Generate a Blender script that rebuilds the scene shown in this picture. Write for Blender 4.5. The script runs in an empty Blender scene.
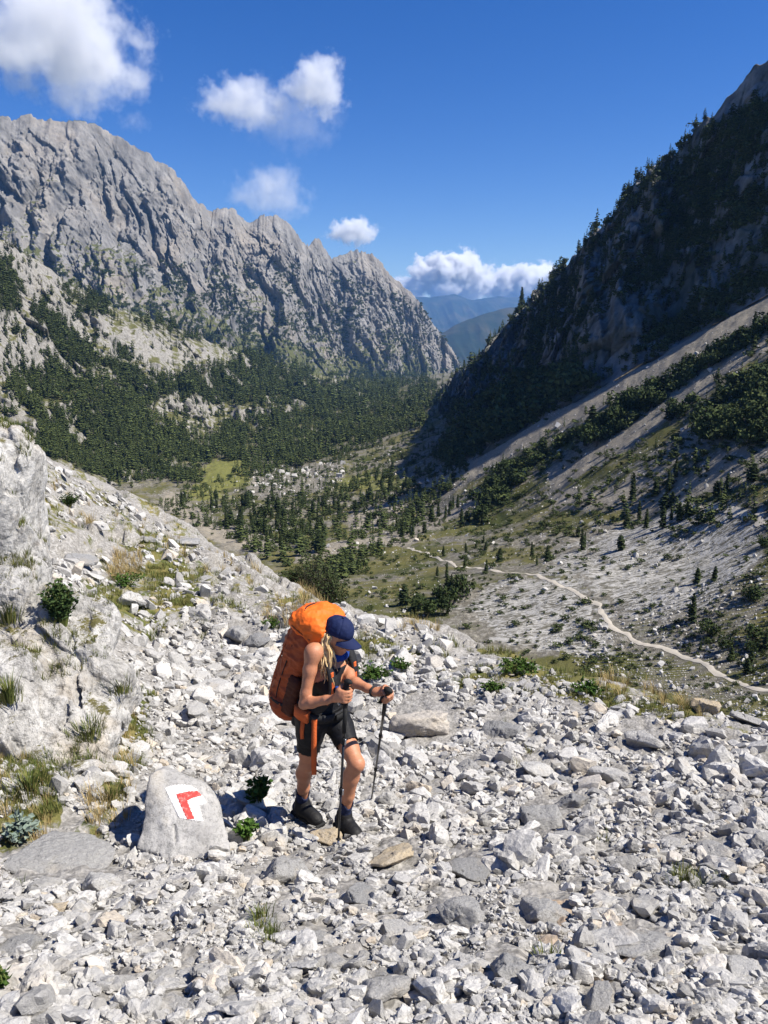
import bpy, math, random
import numpy as np
from mathutils import Vector, Matrix, Euler

R_ = math.radians
rng = np.random.default_rng(7)
random.seed(7)
sc = bpy.context.scene
COL = sc.collection

# ------------------------------------------------------------------ camera
FPX = 770.0
PITCH = R_(13.3)
CP, SP = math.cos(PITCH), math.sin(PITCH)
cam_d = bpy.data.cameras.new("camera")
cam_d.sensor_fit = 'VERTICAL'
cam_d.sensor_height = 24.0
cam_d.lens = FPX / 1024.0 * 24.0
cam_d.clip_start = 0.05
cam_d.clip_end = 90000.0
cam = bpy.data.objects.new("camera", cam_d)
COL.objects.link(cam)
cam.rotation_euler = (math.pi / 2 - PITCH, 0, 0)
sc.camera = cam


def at(px, py, Y):
    """world point that stands Y metres ahead of the viewpoint, seen in direction (px, py) of the photo"""
    a = (px - 384) / FPX
    b = (512 - py) / FPX
    d = np.array([a, CP + b * SP, -SP + b * CP])
    return d * (Y / d[1])


def proj(P):
    P = np.asarray(P, float)
    D = P[..., 1] * CP - P[..., 2] * SP
    u = P[..., 1] * SP + P[..., 2] * CP
    D = np.where(D < 1e-3, 1e-3, D)
    return 384 + FPX * P[..., 0] / D, 512 - FPX * u / D, D


# ------------------------------------------------------------------ noise
def _hash(ix, iy, iz, seed):
    h = (ix * 374761393 + iy * 668265263 + iz * 2147483647 + seed * 974711) & 0xFFFFFFFF
    h = ((h ^ (h >> 13)) * 1274126177) & 0xFFFFFFFF
    h = (h ^ (h >> 16)) & 0xFFFFFFFF
    h = (h * 2246822519) & 0xFFFFFFFF
    return h ^ (h >> 15)


_pr = np.random.default_rng(99)
_PERM = np.tile(_pr.permutation(1024).astype(np.int32), 3)
_GR = _pr.normal(size=(1024, 3))
_GR = (_GR / np.linalg.norm(_GR, axis=1)[:, None] * 1.15).astype(np.float32)
_GX, _GY, _GZ = (np.ascontiguousarray(_GR[:, k]) for k in range(3))


def gnoise(P, seed=0):
    P = np.asarray(P, np.float64)
    fl = np.floor(P)
    I = fl.astype(np.int64)
    f = (P - fl).astype(np.float32)
    ix = ((I[:, 0] + seed * 131) & 1023).astype(np.int32)
    iy = ((I[:, 1] + seed * 37) & 1023).astype(np.int32)
    iz = ((I[:, 2] + seed * 71) & 1023).astype(np.int32)
    fx, fy, fz = f[:, 0], f[:, 1], f[:, 2]
    ux, uy, uz = (t * t * t * (t * (t * 6 - 15) + 10) for t in (fx, fy, fz))
    out = np.zeros(len(P), np.float32)
    for dx in (0, 1):
        a = _PERM[ix + dx]
        wx = ux if dx else 1 - ux
        for dy in (0, 1):
            b = _PERM[a + iy + dy]
            wxy = wx * (uy if dy else 1 - uy)
            for dz in (0, 1):
                h = _PERM[b + iz + dz]
                out += wxy * (uz if dz else 1 - uz) * (_GX[h] * (fx - dx) + _GY[h] * (fy - dy) + _GZ[h] * (fz - dz))
    return out.astype(np.float64)


def fbm(P, octs=5, lac=2.03, gain=0.5, seed=0):
    P = np.asarray(P, float)
    a, s = 1.0, np.zeros(P.shape[0])
    for o in range(octs):
        s += a * gnoise(P, seed + o * 17)
        P = P * lac + 3.7
        a *= gain
    return s


def ridged(P, octs=5, lac=2.03, gain=0.5, seed=0):
    P = np.asarray(P, float)
    a, s, w = 1.0, np.zeros(P.shape[0]), 1.0
    for o in range(octs):
        n = 1 - np.abs(gnoise(P, seed + o * 17)) * 2
        n = np.clip(n, 0, 1) ** 2
        s += a * n * w
        w = np.clip(n * 1.6, 0, 1)
        P = P * lac + 5.1
        a *= gain
    return s


def worley(P, seed=0, facet=False):
    """cell noise: nearest and second nearest distance, a random number per cell; with facet also a random tilted plane per cell"""
    P = np.asarray(P, float)
    I = np.floor(P).astype(np.int64)
    f = (P - I).astype(np.float32)
    n = len(P)
    d1 = np.full(n, 9.0, np.float32)
    d2 = np.full(n, 9.0, np.float32)
    cid = np.zeros(n, np.int32)
    q1 = np.zeros((n, 3), np.float32)
    ix = ((I[:, 0] + seed * 131) & 1023).astype(np.int32)
    iy = ((I[:, 1] + seed * 37) & 1023).astype(np.int32)
    iz = ((I[:, 2] + seed * 71) & 1023).astype(np.int32)
    for dx in (-1, 0, 1):
        a = _PERM[(ix + dx) & 1023]
        for dy in (-1, 0, 1):
            b = _PERM[a + ((iy + dy) & 1023)]
            for dz in (-1, 0, 1):
                h = _PERM[b + ((iz + dz) & 1023)]
                qx = dx + _U1[h] - f[:, 0]
                qy = dy + _U2[h] - f[:, 1]
                qz = dz + _U3[h] - f[:, 2]
                d = qx * qx + qy * qy + qz * qz
                m = d < d1
                d2 = np.where(m, d1, np.minimum(d2, d))
                d1 = np.where(m, d, d1)
                cid = np.where(m, h, cid)
                if facet:
                    q1[m, 0], q1[m, 1], q1[m, 2] = qx[m], qy[m], qz[m]
    r = cid / 1023.0
    if facet:
        return np.sqrt(d1), np.sqrt(d2), r, -(q1 * _GR[(cid * 7 + 3) & 1023]).sum(1)
    return np.sqrt(d1), np.sqrt(d2), r


_U1, _U2, _U3 = (_pr.random(1024).astype(np.float32) for _ in range(3))


def facets(P, scale, seed, tilt=1.0):
    """blocky broken rock: every cell a plane of its own height and tilt, about -1..1"""
    w_ = fbm(np.asarray(P) / (scale * 1.3), 2, seed=seed + 50) * .35
    d1, d2, r, pl = worley(np.asarray(P) / scale + w_[:, None], seed, True)
    return (r - .5) * 1.1 + pl * tilt - (1 - sstep(0, .09, d2 - d1)) * .35


def sstep(a, b, x):
    t = np.clip((x - a) / (b - a), 0, 1)
    return t * t * (3 - 2 * t)


def in_poly(px, py, poly):
    """points inside a polygon"""
    inside = np.zeros(px.shape, bool)
    n = len(poly)
    for i in range(n):
        x0, y0 = poly[i]
        x1, y1 = poly[(i + 1) % n]
        c = ((y0 > py) != (y1 > py))
        if y1 != y0:
            inside ^= c & (px < (x1 - x0) * (py - y0) / (y1 - y0) + x0)
    return inside


def seg_dist(px, py, line):
    d = np.full(px.shape, 1e9)
    for (x0, y0), (x1, y1) in zip(line[:-1], line[1:]):
        vx, vy = x1 - x0, y1 - y0
        t = np.clip(((px - x0) * vx + (py - y0) * vy) / (vx * vx + vy * vy), 0, 1)
        d = np.minimum(d, np.hypot(px - x0 - t * vx, py - y0 - t * vy))
    return d


class RBF:
    """smooth height field z(x, y) through scattered points"""
    def __init__(self, pts, soft=1.0, scale=1.0):
        pts = np.asarray(pts, float)
        self.s = scale
        self.xy = pts[:, :2] / scale
        self.c2 = (soft / scale) ** 2
        n = len(pts)
        K = self._k(self.xy)
        Pm = np.c_[np.ones(n), self.xy]
        A = np.block([[K, Pm], [Pm.T, np.zeros((3, 3))]])
        self.w = np.linalg.lstsq(A, np.r_[pts[:, 2], 0, 0, 0], rcond=None)[0]

    def _k(self, q):
        d2 = ((q[:, None, :] - self.xy[None]) ** 2).sum(2)
        return np.sqrt(d2 + self.c2)

    def __call__(self, x, y):
        x = np.asarray(x, float)
        sh = x.shape
        q = np.c_[x.ravel(), np.asarray(y, float).ravel()] / self.s
        out = np.empty(len(q))
        for i in range(0, len(q), 40000):
            qq = q[i:i + 40000]
            out[i:i + 40000] = self._k(qq) @ self.w[:-3] + self.w[-3] + qq @ self.w[-2:]
        return out.reshape(sh)


# ------------------------------------------------------------------ mesh helpers
def make_mesh(name, V, F, smooth=False, mats=None, attrs=None, mat_idx=None):
    """V (n,3); F: array (m,k) or list of such arrays"""
    V = np.asarray(V, np.float32)
    Fs = F if isinstance(F, list) else [F]
    Fs = [np.asarray(f, np.int32) for f in Fs if len(f)]
    me = bpy.data.meshes.new(name)
    me.vertices.add(len(V))
    me.vertices.foreach_set("co", V.ravel())
    loops = np.concatenate([f.ravel() for f in Fs])
    sizes = np.concatenate([np.full(len(f), f.shape[1], np.int32) for f in Fs])
    starts = np.r_[0, np.cumsum(sizes)[:-1]].astype(np.int32)
    me.loops.add(len(loops))
    me.loops.foreach_set("vertex_index", loops)
    me.polygons.add(len(sizes))
    me.polygons.foreach_set("loop_start", starts)
    me.polygons.foreach_set("loop_total", sizes)
    me.polygons.foreach_set("use_smooth", np.full(len(sizes), bool(smooth)))
    for m in (mats or []):
        me.materials.append(m)
    if mat_idx is not None:
        me.polygons.foreach_set("material_index", np.asarray(mat_idx, np.int32))
    for k, a in (attrs or {}).items():
        a = np.asarray(a, np.float32)
        if a.ndim == 1:
            at_ = me.attributes.new(k, 'FLOAT', 'POINT')
            at_.data.foreach_set("value", a)
        else:
            at_ = me.attributes.new(k, 'FLOAT_COLOR', 'POINT')
            if a.shape[1] == 3:
                a = np.c_[a, np.ones(len(a), np.float32)]
            at_.data.foreach_set("color", a.ravel())
    me.update(calc_edges=True)
    me.validate()
    return me


def add(name, me, parent=None, loc=None):
    o = bpy.data.objects.new(name, me)
    COL.objects.link(o)
    if parent is not None:
        o.parent = parent
    if loc is not None:
        o.location = loc
    return o


def tag(o, label=None, cat=None, group=None, kind=None):
    if label:
        o["label"] = label
    if cat:
        o["category"] = cat
    if group:
        o["group"] = group
    if kind:
        o["kind"] = kind
    return o


def grid_faces(nu, nv):
    i = np.arange(nu * nv).reshape(nu, nv)
    return np.stack([i[:-1, :-1], i[1:, :-1], i[1:, 1:], i[:-1, 1:]], -1).reshape(-1, 4)


def resample(pts, n):
    """smooth (monotone-parameter Catmull-Rom) resampling of a polyline"""
    P = np.asarray(pts, float)
    d = np.r_[0, np.cumsum(np.linalg.norm(np.diff(P, axis=0), axis=1) ** 0.5)]
    t = np.linspace(0, d[-1], n)
    m = np.gradient(P, d, axis=0)
    k = np.clip(np.searchsorted(d, t, side='right') - 1, 0, len(P) - 2)
    h = (d[k + 1] - d[k])[:, None]
    s = ((t - d[k])[:, None]) / h
    return ((2 * s ** 3 - 3 * s ** 2 + 1) * P[k] + (s ** 3 - 2 * s ** 2 + s) * h * m[k]
            + (-2 * s ** 3 + 3 * s ** 2) * P[k + 1] + (s ** 3 - s ** 2) * h * m[k + 1])


class Soup:
    """collects copies of template meshes into one mesh"""
    def __init__(self):
        self.V, self.F, self.A, self.n = [], {}, [], 0

    def put(self, V, F, a=None):
        self.V.append(V)
        for f in (F if isinstance(F, list) else [F]):
            self.F.setdefault(f.shape[1], []).append(f + self.n)
        if a is not None:
            self.A.append(a)
        self.n += len(V)

    def mesh(self, name, mats, smooth=False, attr=None):
        F = [np.concatenate(v) for v in self.F.values()]
        at_ = {attr: np.concatenate(self.A)} if attr and self.A else None
        return make_mesh(name, np.concatenate(self.V), F, smooth, mats, at_)


def batch(tv, tf, M, T):
    """many copies of one template: M (n,3,3), T (n,3)"""
    n = len(T)
    V = np.einsum('nij,vj->nvi', M, tv) + T[:, None, :]
    k = len(tv)
    F = (tf[None] + (np.arange(n) * k)[:, None, None]).reshape(-1, tf.shape[1])
    return V.reshape(-1, 3), F


def rotz(a):
    c, s = np.cos(a), np.sin(a)
    z, o = np.zeros_like(c), np.ones_like(c)
    return np.stack([np.stack([c, -s, z], -1), np.stack([s, c, z], -1), np.stack([z, z, o], -1)], -2)


def rand_rot(n, r=rng):
    q = r.normal(size=(n, 4))
    q /= np.linalg.norm(q, axis=1)[:, None]
    w, x, y, z = q.T
    return np.stack([np.stack([1 - 2 * (y * y + z * z), 2 * (x * y - z * w), 2 * (x * z + y * w)], -1),
                     np.stack([2 * (x * y + z * w), 1 - 2 * (x * x + z * z), 2 * (y * z - x * w)], -1),
                     np.stack([2 * (x * z - y * w), 2 * (y * z + x * w), 1 - 2 * (x * x + y * y)], -1)], -2)


# ------------------------------------------------------------------ node helpers
class Mat:
    def __init__(self, name, rough=0.9, spec=0.2):
        self.m = bpy.data.materials.new(name)
        self.m.use_nodes = True
        self.t = self.m.node_tree
        self.b = self.t.nodes["Principled BSDF"]
        self.out = self.t.nodes["Material Output"]
        self.b.inputs["Roughness"].default_value = rough
        self.b.inputs["Specular IOR Level"].default_value = spec

    def n(self, typ, **kw):
        nd = self.t.nodes.new(typ)
        for k, v in kw.items():
            setattr(nd, k, v)
        return nd

    def l(self, a, b):
        self.t.links.new(a, b)

    def val(self, node, **kw):
        for k, v in kw.items():
            node.inputs[k.replace('_', ' ')].default_value = v
        return node

    def coords(self):
        if not hasattr(self, '_tc'):
            self._tc = self.n('ShaderNodeTexCoord')
        return self._tc.outputs['Object']

    def mapping(self, scale=(1, 1, 1), rot=(0, 0, 0)):
        mp = self.n('ShaderNodeMapping')
        mp.inputs['Scale'].default_value = scale
        mp.inputs['Rotation'].default_value = rot
        self.l(self.coords(), mp.inputs['Vector'])
        return mp.outputs['Vector']

    def noise(self, scale, detail=6, rough=0.6, vec=None, dist=0.0):
        nd = self.n('ShaderNodeTexNoise')
        nd.inputs['Scale'].default_value = scale
        nd.inputs['Detail'].default_value = detail
        nd.inputs['Roughness'].default_value = rough
        nd.inputs['Distortion'].default_value = dist
        self.l(vec if vec is not None else self.coords(), nd.inputs['Vector'])
        return nd.outputs['Fac']

    def voro(self, scale, feature='F1', vec=None, out='Distance', rnd=1.0):
        nd = self.n('ShaderNodeTexVoronoi', feature=feature)
        nd.inputs['Scale'].default_value = scale
        nd.inputs['Randomness'].default_value = rnd
        self.l(vec if vec is not None else self.coords(), nd.inputs['Vector'])
        return nd.outputs[out]

    def attr(self, name, out='Fac'):
        nd = self.n('ShaderNodeAttribute', attribute_name=name)
        return nd.outputs[out]

    def ramp(self, fac, stops, interp='LINEAR'):
        nd = self.n('ShaderNodeValToRGB')
        nd.color_ramp.interpolation = interp
        e = nd.color_ramp.elements
        while len(e) < len(stops):
            e.new(0.5)
        for el, (p, c) in zip(e, stops):
            el.position = p
            el.color = (c, c, c, 1) if isinstance(c, (int, float)) else (*c, 1)
        self.l(fac, nd.inputs['Fac'])
        return nd.outputs['Color']

    def mix(self, fac, a, b, blend='MIX'):
        nd = self.n('ShaderNodeMix', data_type='RGBA', blend_type=blend)
        for s, v in ((0, fac), (6, a), (7, b)):
            if hasattr(v, 'is_linked') or isinstance(v, bpy.types.NodeSocket):
                self.l(v, nd.inputs[s])
            elif s == 0:
                nd.inputs[0].default_value = v
            else:
                nd.inputs[s].default_value = (v, v, v, 1) if isinstance(v, (int, float)) else (*v, 1)
        return nd.outputs[2]

    def math(self, op, a, b=0.0, c=None, clamp=False):
        nd = self.n('ShaderNodeMath', operation=op, use_clamp=clamp)
        for i, v in enumerate((a, b) if c is None else (a, b, c)):
            if isinstance(v, bpy.types.NodeSocket):
                self.l(v, nd.inputs[i])
            else:
                nd.inputs[i].default_value = v
        return nd.outputs[0]

    def bump(self, h, strength=0.5, dist=0.05, prev=None):
        nd = self.n('ShaderNodeBump')
        nd.inputs['Strength'].default_value = strength
        nd.inputs['Distance'].default_value = dist
        self.l(h, nd.inputs['Height'])
        if prev is not None:
            self.l(prev, nd.inputs['Normal'])
        return nd.outputs['Normal']

    def done(self, color=None, normal=None, rough=None):
        if color is not None:
            if isinstance(color, tuple):
                self.b.inputs['Base Color'].default_value = (*color, 1)
            else:
                self.l(color, self.b.inputs['Base Color'])
        if normal is not None:
            self.l(normal, self.b.inputs['Normal'])
        if rough is not None:
            self.l(rough, self.b.inputs['Roughness'])
        return self.m
# ------------------------------------------------------------------ daylight
SUN_EL, SUN_AZ = R_(51.0), R_(-14.0)      # azimuth measured from +x (to the right) towards +y (ahead)
w = bpy.data.worlds.new("World")
sc.world = w
w.use_nodes = True
wt = w.node_tree
bg = wt.nodes["Background"]
sky = wt.nodes.new('ShaderNodeTexSky')
sky.sky_type = 'NISHITA'
sky.sun_disc = False
sky.sun_elevation = SUN_EL
sky.sun_rotation = math.pi / 2 - SUN_AZ   # Blender: rotation 0 = +y, clockwise seen from above
sky.altitude = 1500
sky.air_density = 1.0
sky.dust_density = 0.2
sky.ozone_density = 3.0
hs = wt.nodes.new('ShaderNodeHueSaturation')
hs.inputs['Saturation'].default_value = 1.38
hs.inputs['Hue'].default_value = 0.517
wt.links.new(sky.outputs[0], hs.inputs['Color'])
wt.links.new(hs.outputs[0], bg.inputs[0])
bg.inputs[1].default_value = 0.075
sd = bpy.data.lights.new("sun", 'SUN')
sd.energy = 5.0
sd.angle = R_(0.5)
sd.color = (1.0, 0.945, 0.855)
sun = bpy.data.objects.new("sun", sd)
COL.objects.link(sun)
sdir = Vector((math.cos(SUN_EL) * math.cos(SUN_AZ), math.cos(SUN_EL) * math.sin(SUN_AZ), math.sin(SUN_EL)))
sun.rotation_euler = sdir.to_track_quat('Z', 'Y').to_euler()
sun.location = sdir * 50

vs = sc.view_settings
vs.view_transform = 'Standard'
vs.look = 'None'
vs.exposure = 0.80
vs.gamma = 1.0
vs.use_curve_mapping = False
sc.render.engine = 'CYCLES'
cy = sc.cycles
cy.max_bounces = 5
cy.diffuse_bounces = 3
cy.glossy_bounces = 2
cy.transmission_bounces = 2

cy.transparent_max_bounces = 8
cy.use_adaptive_sampling = True
cy.adaptive_threshold = 0.01
cy.use_denoising = True
cy.denoiser = 'OPENIMAGEDENOISE'
cy.denoising_input_passes = 'RGB_ALBEDO_NORMAL'
cy.volume_step_rate = 1.0
cy.volume_max_steps = 128
# ------------------------------------------------------------------ terrain: the slope we stand on
near_px = [
    (-120, 1024, 1.85), (0, 1024, 1.9), (200, 1024, 1.9), (384, 1024, 1.9), (600, 1024, 1.93), (768, 1024, 1.97), (900, 1024, 2.0),
    (-150, 930, 2.55), (0, 930, 2.62), (200, 930, 2.68), (384, 930, 2.7), (600, 930, 2.74), (768, 930, 2.8), (920, 930, 2.9),
    (-150, 862, 3.5), (0, 862, 3.6), (180, 862, 3.68), (384, 862, 3.7), (600, 862, 3.72), (768, 862, 3.75), (950, 862, 3.8),
    (240, 815, 4.55), (384, 833, 4.3), (600, 833, 4.28), (768, 833, 4.25), (1000, 833, 4.2),
    (384, 780, 5.6), (600, 780, 5.5), (768, 780, 5.3), (1000, 790, 5.0), (200, 770, 5.55), (140, 760, 5.6),
    (384, 720, 7.25), (520, 720, 7.2), (620, 725, 6.9), (768, 735, 6.5), (1000, 760, 5.8), (200, 720, 7.0), (150, 720, 6.8),
    (384, 670, 9.0), (480, 670, 8.9), (250, 670, 8.9), (190, 670, 8.7), (150, 680, 7.8),
    (590, 678, 8.7), (650, 697, 7.9), (720, 714, 7.3), (780, 727, 6.8), (900, 752, 6.1), (1050, 780, 5.4),
    (340, 610, 12.0), (400, 622, 11.6), (450, 636, 11.0), (520, 658, 9.7), (300, 603, 12.8), (275, 591, 14.0), (250, 577, 15.6),
    (230, 640, 10.5), (160, 640, 10.0), (120, 640, 8.6), (100, 610, 9.0), (200, 600, 12.2), (240, 606, 12.0),
    (150, 580, 13.0), (120, 545, 14.5), (60, 545, 12.0), (60, 590, 9.5), (225, 556, 17.2), (195, 540, 19.5), (160, 519, 22.0), (130, 502, 23.5),
    (100, 486, 24.0), (70, 471, 23.0), (40, 460, 21.0), (10, 448, 19.0), (-60, 420, 16.0), (-200, 380, 12.0),
    (40, 500, 16.0), (90, 515, 18.0), (150, 550, 17.0), (0, 640, 6.5), (0, 720, 5.2), (60, 700, 6.0), (60, 780, 4.6), (0, 800, 4.3), (-150, 700, 5.0), (-200, 560, 6.5),
]
npts = [at(*p) for p in near_px]
# the slope breaks off behind its edge
edge_px = [(1050, 780, 5.4), (900, 752, 6.1), (780, 727, 6.8), (720, 714, 7.3), (650, 697, 7.9), (590, 678, 8.7), (520, 658, 9.7), (450, 636, 11.0), (400, 622, 11.6),
           (340, 610, 12.0), (275, 591, 14.0), (225, 556, 17.2), (195, 540, 19.5), (160, 519, 22.0), (130, 502, 23.5), (100, 486, 24.0),
           (70, 471, 23.0), (10, 448, 19.0), (-60, 420, 16.0)]
EDGE = np.array([at(*p) for p in edge_px])
for i, e in enumerate(EDGE):
    a = EDGE[max(i - 1, 0)]
    b = EDGE[min(i + 1, len(EDGE) - 1)]
    t = (b - a)[:2]
    t /= np.linalg.norm(t)
    nrm = np.array([t[1], -t[0]])
    if nrm @ np.array([0.3, 1.0]) < 0:
        nrm = -nrm
    nrm = nrm * 0.7 + 0.3 * np.array([0.45, 0.9])
    nrm /= np.linalg.norm(nrm)
    for dd, dz in ((1.2, 0.9), (4, 3.3), (12, 10.5), (30, 27.0), (60, 54.0)):
        npts.append(np.r_[e[:2] + nrm * dd, e[2] - dz])
npts += [np.array(p) for p in ((0, 0, -1.6), (2, 0, -1.75), (-2, 0, -1.5), (0, -3, -0.9), (4, -1, -1.9), (-4, -1, -0.8), (4, -3, -1.5), (-4, -3, -0.3))]
H_near_s = RBF(npts, soft=0.35, scale=5.0)


def near_bumps(x, y):
    P = np.c_[x, y, np.zeros_like(x)]
    r = np.hypot(x, y)
    big = fbm(P / 1.6, 4, seed=3) * 0.07 * np.clip(r / 6, 0.5, 2.2)
    farb = ridged(P / 2.6, 4, seed=9) * 0.16 * sstep(10, 16, r)
    fr_ = sstep(8.5, 12, r)
    k_ = np.where(fr_ > 0)[0]
    if len(k_):
        Q_ = np.c_[x[k_] * .8 + y[k_] * .6, (y[k_] * .8 - x[k_] * .6) * .55, x[k_] * 0]
        farb[k_] += (facets(Q_, 1.9, 11) * .17 + facets(Q_, .62, 12) * .075) * fr_[k_]
    d1, d2, cid = worley(P / 0.22, seed=5)
    cell = np.clip(d2 - d1, 0, 0.35) * 0.09
    d1, d2, cid = worley(P / 0.075, seed=6)
    cell += np.clip(d2 - d1, 0, 0.35) * 0.035
    return big + farb + cell


def H_near(x, y):
    x = np.atleast_1d(np.asarray(x, float))
    y = np.atleast_1d(np.asarray(y, float))
    return H_near_s(x, y) + near_bumps(x, y)


na, nr_ = 640, 520
az = np.linspace(R_(-62), R_(62), na)
rr = 0.5 * (95 / 0.5) ** np.linspace(0, 1, nr_)
A, RR = np.meshgrid(az, rr, indexing='ij')
gx, gy = (RR * np.sin(A)).ravel(), (RR * np.cos(A)).ravel()
gz = H_near(gx, gy)
GV = np.c_[gx, gy, gz]
gpx, gpy, gD = proj(GV)
# where turf has a hold: wide patches on the hillside beside the scree, nothing on the scree itself
scree_poly = [(-50, 1100), (-50, 858), (140, 850), (150, 770), (150, 700), (150, 640), (200, 625), (290, 625), (345, 650), (480, 690), (560, 700), (690, 740), (900, 800), (900, 1100)]
jn1, jn2 = fbm(np.c_[gx, gy, gz * 0] / 1.1, 3, seed=32) * 42, fbm(np.c_[gx, gy, gz * 0] / 1.1, 3, seed=33) * 30
turf = np.where(in_poly(gpx + jn1 * .5, gpy + jn2 * .4, scree_poly), -0.6, 0.22)
turf += fbm(np.c_[gx, gy, gz * 0] / 1.3, 4, seed=31) * 0.75
for poly, amt in (([(100, 570), (190, 565), (215, 600), (170, 640), (120, 650), (90, 610)], 0.25),
                  ([(95, 700), (160, 690), (165, 760), (110, 850), (85, 840)], 0.55),
                  ([(-20, 620), (60, 640), (60, 860), (-20, 870)], 0.5),
                  ([(340, 640), (400, 640), (400, 690), (350, 690)], 0.35),
                  ([(480, 650), (620, 668), (720, 708), (768, 728), (768, 745), (640, 715), (480, 690)], 0.45),
                  ([(40, 460), (160, 515), (260, 590), (200, 620), (90, 600)], 0.22),
                  ([(240, 590), (310, 600), (310, 630), (240, 640)], 0.25)):
    turf += np.where(in_poly(gpx + jn1, gpy + jn2, poly), amt, 0)
turf = np.clip(turf * .9 - .02, 0, 1)
soil = np.where(in_poly(gpx, gpy, [(530, 900), (610, 900), (640, 960), (600, 990), (540, 960)]), 1.0, 0.0)

m = Mat("limestone_ground", 0.92, 0.15)
n1 = m.noise(1.3, 8, 0.62)
n2 = m.noise(24.0, 8, 0.7)
v1 = m.voro(16.0, 'F1', out='Color')
bw = m.n('ShaderNodeRGBToBW')
m.l(v1, bw.inputs[0])
col = m.ramp(bw.outputs[0], [(0.0, (0.22, 0.213, 0.20)), (0.5, (0.36, 0.348, 0.328)), (1.0, (0.49, 0.476, 0.45))])
col = m.mix(m.math('MULTIPLY', n1, 0.5), col, (0.31, 0.275, 0.225))
col = m.mix(m.ramp(n2, [(0.35, 0.75), (0.62, 0.0)]), col, (0.10, 0.095, 0.085))
soilc = m.mix(n2, (0.30, 0.20, 0.12), (0.46, 0.38, 0.29))
sm = m.math('MULTIPLY', m.attr("soil"), m.ramp(n1, [(0.42, 0.0), (0.58, 1.0)]))
col = m.mix(sm, col, soilc)
g1 = m.noise(3.0, 6, 0.7)
grass_c = m.mix(m.ramp(g1, [(0.35, 0.0), (0.65, 1.0)]), (0.065, 0.085, 0.022), (0.20, 0.165, 0.06))
gm = m.math('ADD', m.attr("turf"), m.math('MULTIPLY_ADD', m.noise(5.5, 7, 0.75), 1.6, -0.8))
gm = m.ramp(gm, [(0.38, 0.0), (0.55, 1.0)])
col = m.mix(gm, col, grass_c)
nb = m.bump(n2, 0.6, 0.02)
nb = m.bump(m.voro(38.0), 0.5, 0.015, nb)
M_ground = m.done(col, nb)
me = make_mesh("scree_slope", GV, grid_faces(na, nr_), True, [M_ground], {"turf": turf, "soil": soil})
ground = tag(add("ground", me), kind='structure')

F_A = [[(37, 305), (65, 288), (100, 300), (106, 316), (75, 332), (100, 338), (135, 360), (155, 381), (190, 375), (230, 368), (240, 354), (280, 364), (312, 375), (290, 397), (240, 408), (202, 404), (170, 392), (140, 408), (175, 430), (200, 435), (206, 460), (198, 487), (150, 482), (115, 487), (82, 474), (85, 455), (45, 465), (-10, 450), (-10, 390), (30, 375), (55, 370), (50, 345), (36, 330)],
       [(125, 318), (215, 341), (228, 352), (160, 335)], [(-10, 258), (16, 268), (14, 312), (-10, 312)], [(70, 440), (90, 440), (110, 470), (75, 475)]]
F_B = [[(208, 437), (260, 405), (310, 385), (384, 372), (432, 378), (442, 392), (425, 425), (385, 441), (340, 456), (300, 466), (258, 476), (214, 456)]]
GAP = [[(75, 325), (110, 313), (130, 326), (212, 344), (226, 354), (190, 371), (156, 379), (120, 346)], [(140, 408), (170, 393), (235, 403), (268, 409), (240, 424), (188, 431)], [(55, 405), (70, 400), (92, 440), (76, 452)], [(-5, 312), (26, 320), (48, 360), (30, 374), (-5, 380)]]


def inside_any(polys, x, y):
    m = np.zeros(len(x), bool)
    for p in polys:
        m |= in_poly(x, y, p)
    return m


def wooded(x, y, P):
    out = np.zeros(len(x))
    near_ = np.where((x > -70) & (x < 500) & (y > 230) & (y < 520))[0]
    x, y, P = x[near_], y[near_], P[near_]
    s = np.zeros(len(x))
    j = fbm(P / 38.0, 4, seed=801) * 15
    for k in range(4):
        a = gnoise(P / 11.0, 831 + k) * 18
        b = gnoise(P / 11.0, 841 + k) * 13
        s += inside_any(F_A + F_B, x + j + a, y - j * .6 + b) & ~inside_any(GAP, x - j * .7 + a, y + j * .5 + b)
    hole = sstep(.05, .24, fbm(P / 55.0, 3, seed=851))
    out[near_] = s / 4 * (1 - .9 * hole)
    return out


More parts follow.
